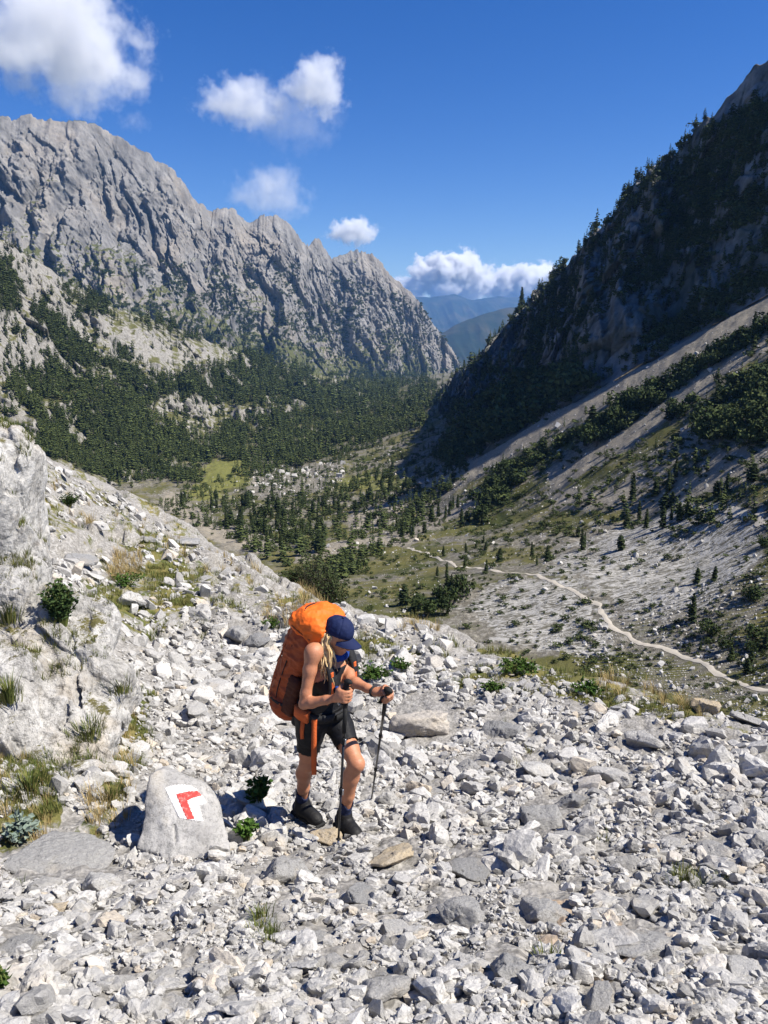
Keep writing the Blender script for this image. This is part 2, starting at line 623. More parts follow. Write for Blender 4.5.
# ------------------------------------------------------------------ valley and the big scree slope beyond
vp = [
    # valley floor, from close below us to the gap
    (768, 720, 72), (700, 700, 84), (620, 690, 92), (520, 680, 100), (400, 650, 112), (1000, 740, 60), (300, 640, 120), (200, 640, 110),
    (768, 690, 84), (700, 664, 98), (650, 642, 108), (600, 605, 124), (570, 585, 138), (530, 575, 152), (470, 560, 190), (430, 550, 225),
    (360, 600, 150), (300, 580, 190), (280, 560, 240), (340, 545, 270), (250, 540, 300), (200, 530, 330), (150, 520, 360), (60, 500, 400), (-100, 480, 380),
    (300, 510, 400), (240, 505, 440), (170, 500, 480), (100, 490, 520), (235, 470, 650), (200, 480, 600), (130, 480, 620), (300, 470, 680), (360, 470, 600),
    (300, 440, 900), (250, 425, 1000), (350, 420, 1100), (400, 400, 1450), (300, 405, 1300), (210, 430, 950), (120, 450, 800), (430, 385, 2100), (380, 385, 1900), (440, 377, 3300), (400, 379, 3000), (300, 395, 2500), (480, 378, 3600),
    # slope rising to the right
    (768, 640, 98), (768, 560, 118), (768, 480, 150), (700, 560, 138), (650, 520, 185), (600, 540, 170), (560, 500, 240), (700, 480, 180), (768, 420, 190), (690, 420, 240),
    (500, 520, 265), (440, 510, 330), (395, 505, 400), (450, 475, 378), (500, 446, 362), (551, 416, 350), (600, 388, 342), (640, 365, 333), (700, 332, 318), (768, 295, 300), (880, 235, 280),
    (420, 460, 560), (410, 440, 750), (425, 420, 950), (435, 400, 1350), (445, 388, 1700), (500, 480, 315), (560, 450, 300), (640, 420, 270), (640, 470, 215),
    (1000, 500, 110), (1000, 350, 170), (1000, 620, 80),
]
vpts = [at(*p) for p in vp]
# the same slope carries on, hidden, under the foot of the dark mountain
for q in ((640, 365, 333), (551, 416, 350), (450, 475, 378), (768, 295, 300), (880, 235, 280)):
    p = at(*q)
    for t in (40, 110):
        vpts.append(p + np.array([0.86 * t, 0.35 * t, 0.40 * t]))
for q in ((435, 400, 1350), (410, 440, 750)):
    p = at(*q)
    vpts.append(p + np.array([90, 0, 45.0]))
H_val_s = RBF(vpts, soft=6.0, scale=100.0)


def H_val(x, y):
    x = np.atleast_1d(np.asarray(x, float))
    y = np.atleast_1d(np.asarray(y, float))
    P = np.c_[x, y, np.zeros_like(x)]
    r = np.hypot(x, y)
    b = fbm(P / 60.0, 4, seed=41) * 3.0 * np.clip(r / 350, 0.35, 3)
    b += fbm(P / 7.0, 4, seed=43) * 0.55 * np.clip(r / 150, 0.5, 3)
    return H_val_s(x, y) + b


na, nr_ = 900, 560
az = np.linspace(R_(-40), R_(42), na)
rr = 30 * (4600 / 30) ** np.linspace(0, 1, nr_)
A, RR = np.meshgrid(az, rr, indexing='ij')
gx, gy = (RR * np.sin(A)).ravel(), (RR * np.cos(A)).ravel()
gz = H_val(gx, gy)
VV = np.c_[gx, gy, gz]
gpx, gpy, gD = proj(VV)
P0 = np.c_[gx, gy, gz * 0]
nz = fbm(P0 / 28.0, 5, seed=51)
nzf = fbm(P0 / 6.0, 4, seed=52)
turf = 0.46 + nz * 0.55 + nzf * 0.3
jx, jy = gpx + nzf * 9, gpy + nz * 7
chute = np.zeros(len(gx))
for line, wd in (([(360, 525), (395, 505), (470, 465), (551, 421), (600, 394), (640, 371), (700, 338), (800, 283)], 12.0),
                 ([(560, 475), (590, 458), (640, 425), (700, 378), (768, 340), (830, 300)], 11.0),
                 ([(300, 560), (340, 548), (400, 540), (470, 500), (520, 480)], 6.0),
                 ([(560, 500), (620, 500), (690, 440), (768, 400)], 10.0),
                 ([(640, 500), (700, 480), (768, 450), (850, 400)], 16.0),
                 ([(170, 500), (220, 535), (260, 545)], 9.0)):
    chute = np.maximum(chute, 1 - sstep(wd * 0.6, wd * 1.25, seg_dist(jx, jy, line)))
for poly, amt in (([(190, 495), (212, 462), (236, 452), (256, 462), (250, 482), (205, 498)], 0.7),
                  ([(165, 405), (215, 402), (240, 415), (200, 430)], 0.4),
                  ([(240, 545), (300, 520), (440, 540), (440, 620), (250, 620)], 0.2),
                  ([(470, 480), (600, 470), (560, 530), (430, 545)], 0.15),
                  ([(560, 640), (700, 660), (768, 600), (768, 730), (560, 700)], 0.25),
                  ([(540, 560), (600, 525), (760, 505), (768, 560), (720, 590), (620, 610), (590, 590)], -0.35),
                  ([(450, 600), (520, 575), (590, 590), (640, 650), (560, 660), (440, 640)], -0.3),
                  ([(250, 470), (345, 462), (340, 490), (245, 500)], -0.5)):
    turf += np.where(in_poly(jx, jy, poly), amt, 0)
turf = np.clip(turf - chute * 1.2, 0, 1)
sx_, sy_ = gpx + nzf * 40, gpy + nz * 22
stripes = np.where(in_poly(sx_, sy_, [(545, 570), (600, 528), (690, 512), (768, 500), (768, 560), (720, 590), (640, 612), (600, 590)])
                   | in_poly(sx_, sy_, [(450, 610), (515, 578), (585, 585), (625, 640), (600, 665), (500, 640)]), 1.0, 0.0)

m = Mat("valley_ground", 0.95, 0.08)
n1 = m.noise(0.05, 8, 0.62)
n2 = m.noise(0.9, 8, 0.72)
n3 = m.noise(0.28, 6, 0.7)
stone = m.ramp(n2, [(0.3, (0.065, 0.06, 0.047)), (0.5, (0.15, 0.138, 0.112)), (0.67, (0.34, 0.318, 0.275))])
stone = m.mix(m.math('MULTIPLY', m.attr("chute"), m.ramp(n3, [(.3, .35), (.6, 1.0)])), stone, m.mix(n2, (0.16, 0.14, 0.105), (0.37, 0.33, 0.265)))
gcol = m.mix(m.ramp(n1, [(0.35, 0.0), (0.65, 1.0)]), (0.052, 0.062, 0.020), (0.145, 0.13, 0.05))
gm = m.math('ADD', m.attr("turf"), m.math('MULTIPLY_ADD', n3, 1.3, -0.65))
gm = m.math('ADD', gm, m.math('MULTIPLY_ADD', n2, 0.9, -0.45))
gm = m.ramp(gm, [(0.35, 0.0), (0.62, 1.0)])
col = m.mix(gm, stone, gcol)
# ribs of pale stone between low cushions of heath that creep down the slope
nw = m.noise(0.42, 4, 0.55, m.mapping((0.42, 1.35, 0.4), (0, 0, R_(-24))), 1.2)
st = m.math('MULTIPLY', m.ramp(nw, [(0.44, 0.0), (0.495, 1.0), (0.55, 0.0)]), m.attr("stripes"))
nw2 = m.noise(0.7, 3, 0.5, m.mapping((0.5, 1.2, 0.4), (0, 0, R_(-38))), 0.8)
st = m.math('MAXIMUM', st, m.math('MULTIPLY', m.ramp(nw2, [(0.45, 0.0), (0.50, .9), (0.55, 0.0)]), m.attr("stripes")))
hea = m.mix(n2, (0.075, 0.072, 0.052), (0.15, 0.14, 0.112))
col = m.mix(m.math('MULTIPLY', m.attr("stripes"), 0.75), col, hea)
col = m.mix(st, col, (0.46, 0.445, 0.415))
col = m.mix(m.math('MULTIPLY', m.attr('meadow'), .8), col, m.mix(n3, (.10, .115, .03), (.22, .21, .065)))
col = m.mix(m.math('MULTIPLY', m.attr('wood'), .8), col, m.mix(n2, (.025, .03, .012), (.07, .065, .03)))
nb = m.bump(n2, 0.8, 0.5)
M_valley = m.done(col, nb)
WOODV = None
me = make_mesh("valley", VV, grid_faces(na, nr_), True, [M_valley], {"turf": turf, "chute": chute, "stripes": stripes, "wood": wooded(gpx, gpy, VV), "meadow": 1.0 * inside_any([[(188, 497), (210, 462), (236, 450), (256, 460), (250, 484), (205, 500)], [(165, 407), (212, 402), (238, 414), (205, 428)], [(330, 478), (420, 470), (400, 490), (330, 492)]], jx + nzf * 12, jy + nz * 8)})
valley = tag(add("valley_terrain", me), kind='structure')


# ------------------------------------------------------------------ mountains
def sheet(crest, base, nu, nv, prof, disp, back=24, back_slope=1.1, jag=None):
    C = resample([at(*p) for p in crest], nu)
    B = resample([at(*p) for p in base], nu)
    v = np.linspace(0, 1, nv)[None, :, None]
    s = np.r_[0, np.cumsum(np.linalg.norm(np.diff(C[:, :2], axis=0), axis=1))]
    if jag is not None:
        C = C.copy()
        C[:, 2] += jag(s)
    P = C[:, None] * (1 - v) + B[:, None] * v
    pr = prof(np.linspace(0, 1, nv))[None, :]
    P[..., 2] = C[:, None, 2] - (C[:, None, 2] - B[:, None, 2]) * pr
    hd = (B - C)
    hd[:, 2] = 0
    hd /= np.linalg.norm(hd, axis=1)[:, None]
    N = hd[:, None, :] * 0.9 + np.array([0, 0, 1.0]) * (0.12 + 0.45 * v)
    S = np.broadcast_to(s[:, None], P.shape[:2])
    V = np.broadcast_to(v[..., 0], P.shape[:2])
    d = disp(S.ravel(), P[..., 2].ravel(), V.ravel(), P.reshape(-1, 3)).reshape(P.shape[:2])
    P = P + N * d[..., None]
    # far side, so that the ridge is solid
    bk = []
    hgt = (C[:, 2] - B[:, 2])[:, None]
    for k in range(back, 0, -1):
        t = (k / back) ** 1.5
        q = P[:, 0] - hd * t * hgt / back_slope
        q[:, 2] -= t * hgt[:, 0] * 0.95
        bk.append(q)
    full = np.concatenate([np.stack(bk, 1), P], 1)
    return full, s


def smooth_noise(seed, scale, octs=4):
    return lambda s: fbm(np.c_[s / scale, s * 0, s * 0], octs, seed=seed)


# pale limestone range on the left
crest = [(-330, 60, 1700), (-200, 90, 1900), (-90, 105, 2100), (0, 118, 2300), (30, 117, 2350), (62, 121, 2400), (95, 124, 2450), (112, 134, 2500), (150, 156, 2580), (180, 178, 2640), (195, 200, 2680),
         (213, 211, 2740), (234, 210, 2800), (247, 222, 2850), (262, 217, 2880), (276, 216, 2910), (292, 228, 2950), (306, 245, 3000), (318, 240, 3050), (333, 258, 3100), (350, 252, 3160), (372, 255, 3200), (392, 277, 3280),
         (415, 298, 3360), (436, 328, 3450), (455, 355, 3540), (468, 378, 3600), (490, 400, 3700)]
base = [(-420, 420, 1000), (-250, 400, 1200), (-90, 380, 1400), (0, 372, 1550), (80, 372, 1700), (150, 378, 1850), (220, 385, 2050), (300, 392, 2350), (370, 392, 2700), (420, 390, 3000), (450, 388, 3300), (480, 392, 3550)]


def d_range(s, z, v, P):
    warp = fbm(P / 260.0, 4, seed=61)
    qx = s + z * 0.20 + warp * 120
    r1 = ridged(np.c_[qx / 520, z / 1500, s * 0], 3, seed=62)
    r2 = ridged(np.c_[qx / 150, z / 430, P[:, 1] / 700], 4, seed=63)
    r3 = ridged(np.c_[(s - z * .25 + warp * 60) / 60, z / 130, P[:, 1] / 200], 4, seed=67)
    fa = facets(np.c_[s + z * .5 + warp * 40, z * .55, P[:, 1] * .3], 95.0, 64)
    fb = facets(np.c_[s + z * .4 + warp * 40, z * .6, P[:, 1] * .4], 34.0, 65)
    fc = facets(np.c_[s + z * .2, z * .7, P[:, 1] * .5], 13.0, 66)
    fd_ = fbm(P / 10.0, 3, seed=68)
    up = 1 - sstep(0.50, 0.95, v)
    k = 0.25 + 0.75 * up
    big = facets(np.c_[s + z * .45 + warp * 60, z * .5, P[:, 1] * .2], 230.0, 70)
    gul = sstep(.95, 1.45, ridged(np.c_[(s + z * .12 + warp * 90) / 260, z / 900, s * 0], 3, seed=74))
    d = (r1 - 0.8) * 60 * k + big * 34 * k + (r2 - 0.7) * 28 * k + (r3 - .75) * 13 * k + fa * 21 * k + fb * 10.5 * k + fc * 5.0 * k + (ridged(P / 20.0, 3, seed=69) - .6) * 4.5 * k + fd_ * 2 - gul * 42 * k
    return d * sstep(-0.02, 0.16, v) * (1 - 0.4 * sstep(0.8, 1, v))


def jag_range(s):
    q = np.c_[s / 60, s * 0, s * 0]
    return (ridged(q, 4, seed=71) - 0.6) * 5 + (ridged(q * 3.3, 3, seed=72) - 0.5) * 2.5 + facets(np.c_[s, s * 0, s * 0], 34.0, 73) * 5


RG, s_ = sheet(crest, base, 1000, 380, lambda v: 1 - (1 - v) ** 1.65, d_range, jag=jag_range)

m = Mat("limestone_cliff", 0.95, 0.06)
geo = m.n('ShaderNodeNewGeometry')
sep = m.n('ShaderNodeSeparateXYZ')
m.l(geo.outputs['Normal'], sep.inputs[0])
n1 = m.noise(0.006, 9, 0.65)
n2 = m.noise(0.05, 9, 0.68)
n3 = m.noise(0.03, 6, 0.6, m.mapping((1.0, 1.0, 0.22)))
col = m.ramp(n3, [(0.28, (0.095, 0.092, 0.088)), (0.48, (0.185, 0.178, 0.168)), (0.70, (0.295, 0.283, 0.266))])
col = m.mix(m.ramp(n1, [(0.45, 0.0), (0.7, 0.55)]), col, (0.34, 0.285, 0.22))
col = m.mix(m.ramp(n2, [(0.36, 0.55), (0.5, 0.0)]), col, (0.12, 0.118, 0.112))
gk = m.math('ADD', m.math('MULTIPLY', sep.outputs[2], 1.0), m.math('MULTIPLY_ADD', n2, 0.9, -0.45))
gk = m.math('ADD', gk, m.attr("green"))
gk = m.ramp(gk, [(0.98, 0.0), (1.10, 1.0)])
col = m.mix(gk, col, m.mix(n2, (0.045, 0.06, 0.022), (0.13, 0.125, 0.055)))
nb = m.bump(n2, 0.9, 6.0)
nb = m.bump(m.noise(0.25, 5, 0.7), 0.7, 1.5, nb)
M_cliff = m.done(col, nb)
px_, py_, _ = proj(RG.reshape(-1, 3))
vv = np.broadcast_to(np.r_[np.zeros(24), np.linspace(0, 1, 380)][None], RG.shape[:2]).ravel()
green = -0.10 + 0.85 * sstep(0.22, 0.68, vv) + fbm(RG.reshape(-1, 3) / 200.0, 5, seed=77) * 0.55
me = make_mesh("range", RG.reshape(-1, 3), grid_faces(*RG.shape[:2]), True, [M_cliff], {"green": green})
range_ = tag(add("limestone_mountain", me), kind='structure')

# wooded foothill in front of it
crest = [(-420, 60, 420), (-250, 130, 560), (-120, 195, 700), (-40, 222, 800), (0, 240, 860), (40, 262, 930), (75, 287, 1000), (110, 305, 1060), (150, 320, 1130), (190, 334, 1220), (225, 347, 1320), (270, 362, 1480), (310, 373, 1650), (360, 382, 1900), (410, 386, 2200)]
base = [(-520, 520, 200), (-330, 505, 280), (-180, 495, 350), (-60, 485, 420), (0, 480, 470), (50, 482, 520), (110, 484, 580), (160, 482, 630), (200, 468, 720), (235, 445, 850), (270, 430, 950), (310, 415, 1150), (360, 405, 1400), (410, 395, 1750)]


def d_foot(s, z, v, P):
    a = fbm(P / 150.0, 4, seed=81)
    b = ridged(np.c_[s - z * .7, z, P[:, 1] * .5] / 120.0, 3, seed=82) - 0.6
    fa = facets(P * np.array([1, 1, .8]), 46.0, 83)
    fb = facets(P, 15.0, 84)
    rough_ = sstep(-.15, .35, fbm(P / 130.0, 3, seed=86))
    c = fbm(P / 9.0, 4, seed=87)
    dome = np.exp(-(((P[:, 0] + 330) / 90) ** 2 + ((P[:, 1] - 1080) / 150) ** 2)) * 22
    return (a * 26 + b * 16 + (fa * 11 + fb * 5) * rough_ + c * 2.5 + dome) * sstep(-0.02, 0.15, v) * (1 - 0.7 * sstep(0.75, 1, v))


FT, s_ = sheet(crest, base, 620, 260, lambda v: 0.55 * v + 0.45 * (1 - (1 - v) ** 2), d_foot, jag=lambda s: smooth_noise(85, 45)(s) * 5)
m = Mat("foothill_ground", 0.95, 0.06)
geo = m.n('ShaderNodeNewGeometry')
sep = m.n('ShaderNodeSeparateXYZ')
m.l(geo.outputs['Normal'], sep.inputs[0])
n2 = m.noise(0.09, 9, 0.7)
n3 = m.noise(0.4, 6, 0.7)
rock = m.ramp(n3, [(0.3, (0.13, 0.122, 0.105)), (0.5, (0.25, 0.237, 0.213)), (0.68, (0.38, 0.365, 0.335))])
gcol = m.mix(n3, (0.055, 0.068, 0.022), (0.15, 0.135, 0.055))
gk = m.math('ADD', m.math('MULTIPLY', sep.outputs[2], 0.9), m.math('MULTIPLY_ADD', n2, 2.2, -1.1))
gk = m.ramp(gk, [(0.62, 0.0), (0.82, 1.0)])
col = m.mix(gk, rock, gcol)
col = m.mix(m.math('MULTIPLY', m.attr('wood'), .85), col, m.mix(n3, (.022, .028, .012), (.06, .06, .03)))
M_foot = m.done(col, m.bump(n3, 0.9, 1.5))
fx_, fy_, _ = proj(FT.reshape(-1, 3))
me = make_mesh("foothill", FT.reshape(-1, 3), grid_faces(*FT.shape[:2]), True, [M_foot], {"wood": wooded(fx_, fy_, FT.reshape(-1, 3))})
foot = tag(add("foothill_terrain", me), kind='structure')

# steep dark mountain on the right, its face turned away from the sun
crest = [(1500, -900, 300), (1200, -420, 335), (1000, -190, 360), (880, -65, 380), (768, 55, 405), (720, 108, 430), (680, 148, 460), (640, 184, 500), (600, 229, 560), (570, 262, 620), (540, 293, 700), (505, 328, 830), (475, 358, 980), (450, 380, 1200), (436, 392, 1500), (425, 400, 1850)]
base = [(1500, -110, 235), (1200, 58, 258), (1000, 168, 274), (880, 235, 284), (768, 296, 302), (720, 322, 314), (680, 344, 325), (640, 366, 335), (600, 389, 345), (551, 417, 355), (500, 448, 372), (462, 462, 420), (445, 455, 560), (440, 430, 800), (436, 412, 1200), (428, 406, 1600)]


def d_dark(s, z, v, P):
    q = np.c_[s - z * 0.5, z, P[:, 1] * 0.3]
    a = ridged(q / np.array([130, 300, 200.]), 3, seed=91) - 0.6
    b = ridged(q / np.array([40, 90, 60.]), 4, seed=92) - 0.5
    fa = facets(P, 30.0, 93)
    fb = facets(P, 9.0, 94)
    return (a * 20 + b * 6 + fa * 8 + fb * 2.5) * sstep(-0.02, 0.12, v) * (1 - 0.85 * sstep(0.8, 1, v)) * np.clip(P[:, 1] / 450, 0.5, 1.6)


DK, s_ = sheet(crest, base, 800, 280, lambda v: 1 - (1 - v) ** 1.2, d_dark, back_slope=0.8,
               jag=lambda s: smooth_noise(95, 40)(s) * 4 + (ridged(np.c_[s / 16, s * 0, s * 0], 3, seed=96) - 0.5) * 3)
m = Mat("dark_cliff", .95, .05)
n2 = m.noise(.09, 9, .68)
col = m.ramp(n2, [(.3, (.075, .074, .072)), (.5, (.175, .172, .167)), (.7, (.31, .305, .296))])
col = m.mix(m.ramp(m.noise(.03, 5), [(.45, 0.0), (.62, .7)]), col, (.04, .045, .02))
M_darkcliff = m.done(col, m.bump(n2, .8, 2.0))
me = make_mesh("dark_mountain", DK.reshape(-1, 3), grid_faces(*DK.shape[:2]), True, [M_darkcliff])
dark = tag(add("shaded_mountain", me), kind='structure')

# far hills that close the valley
def hill(name, crest, base, seed, mat, nu=260, nv=90, amp=1.0):
    G, s = sheet(crest, base, nu, nv, lambda v: 0.7 * v + 0.3 * (1 - (1 - v) ** 2),
                 lambda s, z, v, P: ((ridged(np.c_[s + z * 0.4, z * 0.4, s * 0] / 900.0, 5, seed=seed) - 0.5) * 170 * amp) * sstep(-0.02, 0.2, v), back=8,
                 jag=lambda s: smooth_noise(seed + 3, 700)(s) * 40 * amp)
    return tag(add(name, make_mesh(name, G.reshape(-1, 3), grid_faces(*G.shape[:2]), True, [mat])), kind='structure')


m = Mat("far_hill_ground", 0.95, 0.05)
n2 = m.noise(0.0018, 8, 0.65)
M_far = m.done(m.mix(m.ramp(n2, [(0.45, 0.0), (0.62, 1.0)]), (0.014, 0.024, 0.014), (0.055, 0.052, 0.03)), m.bump(n2, 0.5, 40.0))
hill("far_hills", [(330, 350, 6600), (400, 345, 7000), (430, 338, 7300), (465, 321, 7600), (500, 310, 8000), (560, 299, 8400), (640, 280, 8600), (800, 260, 8800)],
     [(330, 420, 5000), (420, 420, 5200), (470, 425, 5400), (520, 425, 5600), (640, 430, 5800), (800, 430, 5900)], 101, M_far)
hill("distant_mountain", [(250, 318, 15500), (330, 312, 16000), (400, 299, 16500), (440, 296, 17000), (456, 294, 17200), (475, 300, 17500), (500, 296, 17800), (530, 298, 18000), (600, 302, 18000), (760, 306, 18000)],
     [(250, 360, 11000), (400, 360, 11500), (480, 360, 12000), (600, 360, 12500), (760, 360, 12500)], 111, M_far, amp=1.6)
# low country under it all, out to the horizon
n_ = 60
th_ = np.linspace(0, 2 * math.pi, n_, endpoint=False)
rings = [0.0, 2500, 6000, 12000, 19500]
LV = [np.array([[0, 0, -620.0]])]
for r in rings[1:]:
    LV.append(np.c_[r * np.sin(th_), r * np.cos(th_), np.full(n_, -620.0)])
LF = [np.array([[0, 1 + i, 1 + (i + 1) % n_] for i in range(n_)])]
q = []
for k in range(len(rings) - 2):
    o = 1 + k * n_
    q += [[o + i, o + n_ + i, o + n_ + (i + 1) % n_, o + (i + 1) % n_] for i in range(n_)]
LF.append(np.array(q))
tag(add("lowland", make_mesh("lowland", np.concatenate(LV), LF, False, [M_far])), kind='structure')
# ------------------------------------------------------------------ distance-field modelling for the hiker
class Field:
    def __init__(self, lo, hi, h):
        self.lo, self.h = np.array(lo, float), h
        self.n = np.ceil((np.array(hi) - self.lo) / h).astype(int) + 1
        self.F = np.full(self.n, 0.5, np.float32)

    def block(self, lo, hi):
        i0 = np.clip(np.floor((np.asarray(lo) - self.lo) / self.h).astype(int), 0, self.n - 1)
        i1 = np.clip(np.ceil((np.asarray(hi) - self.lo) / self.h).astype(int) + 1, 1, self.n)
        ax = [self.lo[k] + self.h * np.arange(i0[k], i1[k]) for k in range(3)]
        G = np.stack(np.meshgrid(*ax, indexing='ij'), -1)
        return tuple(slice(a, b) for a, b in zip(i0, i1)), G

    def union(self, fn, lo, hi, k=0.02, pad=0.06):
        sl, G = self.block(np.asarray(lo) - pad, np.asarray(hi) + pad)
        d = fn(G)
        a = self.F[sl]
        if k > 0:
            hh = np.clip(0.5 + 0.5 * (a - d) / k, 0, 1)
            self.F[sl] = a * (1 - hh) + d * hh - k * hh * (1 - hh)
        else:
            self.F[sl] = np.minimum(a, d)

    def capsule(self, a, b, ra, rb, k=0.02, sx=None):
        """tapered rod"""
        a, b = np.asarray(a, float), np.asarray(b, float)
        ab = b - a
        L2 = ab @ ab
        R = max(ra, rb)

        def fn(G):
            t = np.clip(((G - a) @ ab) / L2, 0, 1)
            d = np.linalg.norm(G - a - t[..., None] * ab, axis=-1)
            return d - (ra + (rb - ra) * t)
        self.union(fn, np.minimum(a, b) - R, np.maximum(a, b) + R, k)

    def chain(self, pts, rad, k=0.02):
        for i in range(len(pts) - 1):
            self.capsule(pts[i], pts[i + 1], rad[i], rad[i + 1], k)

    def ellipsoid(self, c, r, axes=None, k=0.02):
        c, r = np.asarray(c, float), np.asarray(r, float)
        X = np.eye(3) if axes is None else np.asarray(axes)

        def fn(G):
            q = (G - c) @ X.T
            k0 = np.linalg.norm(q / r, axis=-1)
            k1 = np.linalg.norm(q / (r * r), axis=-1)
            return k0 * (k0 - 1) / np.maximum(k1, 1e-9)
        R = r.max()
        self.union(fn, c - R, c + R, k)

    def rbox(self, c, half, rad, axes=None, k=0.02):
        c, half = np.asarray(c, float), np.asarray(half, float)
        X = np.eye(3) if axes is None else np.asarray(axes)

        def fn(G):
            q = np.abs((G - c) @ X.T) - (half - rad)
            return np.linalg.norm(np.maximum(q, 0), axis=-1) + np.minimum(q.max(-1), 0) - rad
        R = np.linalg.norm(half)
        self.union(fn, c - R, c + R, k)

    def mesh(self):
        return surface_nets(self.F, self.lo, self.h)


def surface_nets(F, lo, h):
    s = F < 0
    n = np.array(F.shape)
    offs = [(i, j, k) for i in (0, 1) for j in (0, 1) for k in (0, 1)]
    cnt = np.zeros(n - 1, np.int8)
    for o in offs:
        cnt += s[o[0]:n[0] - 1 + o[0], o[1]:n[1] - 1 + o[1], o[2]:n[2] - 1 + o[2]]
    cells = np.argwhere((cnt > 0) & (cnt < 8))
    idx = np.full(n - 1, -1, np.int64)
    idx[tuple(cells.T)] = np.arange(len(cells))
    vals = {o: F[cells[:, 0] + o[0], cells[:, 1] + o[1], cells[:, 2] + o[2]] for o in offs}
    acc = np.zeros((len(cells), 3))
    c = np.zeros(len(cells))
    for o in offs:
        for ax in range(3):
            if o[ax]:
                continue
            p = list(o)
            p[ax] = 1
            a, b = vals[o], vals[tuple(p)]
            m = (a < 0) != (b < 0)
            t = np.where(m, a / np.where(m, a - b, 1), 0)
            pt = np.tile(np.array(o, float), (len(cells), 1))
            pt[:, ax] = t
            acc += pt * m[:, None]
            c += m
    V = lo + h * (cells + acc / c[:, None])
    Fq = []
    for ax in range(3):
        b1, b2 = (ax + 1) % 3, (ax + 2) % 3
        sl0, sl1 = [slice(None)] * 3, [slice(None)] * 3
        sl0[ax], sl1[ax] = slice(0, -1), slice(1, None)
        m = s[tuple(sl0)] != s[tuple(sl1)]
        e = np.argwhere(m)
        ok = (e[:, b1] > 0) & (e[:, b2] > 0) & (e[:, b1] < n[b1] - 1) & (e[:, b2] < n[b2] - 1)
        e = e[ok]
        ins = s[tuple(e.T)]

        def cell(d1, d2):
            q = e.copy()
            q[:, b1] -= d1
            q[:, b2] -= d2
            return idx[tuple(q.T)]
        quad = np.stack([cell(1, 1), cell(0, 1), cell(0, 0), cell(1, 0)], 1)
        quad[~ins] = quad[~ins][:, ::-1]
        Fq.append(quad)
    return V, np.concatenate(Fq)


def smooth_mesh(V, F, it=2, lam=0.5):
    E = np.concatenate([F[:, [i, (i + 1) % F.shape[1]]] for i in range(F.shape[1])])
    for _ in range(it):
        a = np.zeros_like(V)
        c = np.zeros(len(V))
        for k in range(3):
            a[:, k] = np.bincount(E[:, 0], V[E[:, 1], k], len(V)) + np.bincount(E[:, 1], V[E[:, 0], k], len(V))
        c = np.bincount(E[:, 0], minlength=len(V)) + np.bincount(E[:, 1], minlength=len(V))
        V = V + lam * (a / c[:, None] - V)
    return V


def vnormals(V, F):
    N = np.zeros_like(V)
    n = np.cross(V[F[:, 2]] - V[F[:, 0]], V[F[:, -1]] - V[F[:, 1]])
    for i in range(F.shape[1]):
        for k in range(3):
            N[:, k] += np.bincount(F[:, i], n[:, k], len(V))
    return N / np.maximum(np.linalg.norm(N, axis=1), 1e-12)[:, None]


def sub_mesh(V, F, keep):
    Fk = F[keep[F].all(1)]
    u, inv = np.unique(Fk, return_inverse=True)
    return V[u], inv.reshape(Fk.shape)


def shell(V, F, N, keep, off, thick=0.004):
    """a garment: part of the body's surface, lifted off the skin and given thickness"""
    Fk = F[keep[F].all(1)]
    u, inv = np.unique(Fk, return_inverse=True)
    Fk = inv.reshape(Fk.shape)
    o = off[u] if np.ndim(off) else off
    o = np.asarray(o).reshape(-1, 1)
    A = V[u] + N[u] * o
    Bv = V[u] + N[u] * (o - thick)
    k = len(u)
    E = np.concatenate([Fk[:, [i, (i + 1) % 4]] for i in range(4)])
    key = E[:, 0] * (k + 1) + E[:, 1]
    rev = E[:, 1] * (k + 1) + E[:, 0]
    bd = E[~np.isin(key, rev)]
    side = np.stack([bd[:, 1], bd[:, 0], bd[:, 0] + k, bd[:, 1] + k], 1)
    return np.concatenate([A, Bv]), np.concatenate([Fk, Fk[:, ::-1] + k, side])


def strap_mesh(pts, nrm, width, thick=0.004, n=40):
    """flat webbing along a curve; nrm: facing direction at each point"""
    P = resample(pts, n)
    Nn = resample(np.asarray(nrm, float), n) if np.ndim(nrm) == 2 else np.tile(np.asarray(nrm, float), (n, 1))
    T = np.gradient(P, axis=0)
    T /= np.linalg.norm(T, axis=1)[:, None]
    S = np.cross(T, Nn)
    S /= np.linalg.norm(S, axis=1)[:, None]
    Nn = np.cross(S, T)
    ring = np.stack([P + S * width / 2 + Nn * thick / 2, P - S * width / 2 + Nn * thick / 2, P - S * width / 2 - Nn * thick / 2, P + S * width / 2 - Nn * thick / 2], 1)
    V = ring.reshape(-1, 3)
    i = np.arange(n - 1)[:, None] * 4
    F = np.concatenate([np.concatenate([i + j, i + (j + 1) % 4, i + 4 + (j + 1) % 4, i + 4 + j], 1) for j in range(4)])
    F = np.concatenate([F, [[3, 2, 1, 0], [4 * n - 4, 4 * n - 3, 4 * n - 2, 4 * n - 1]]])
    return V, F


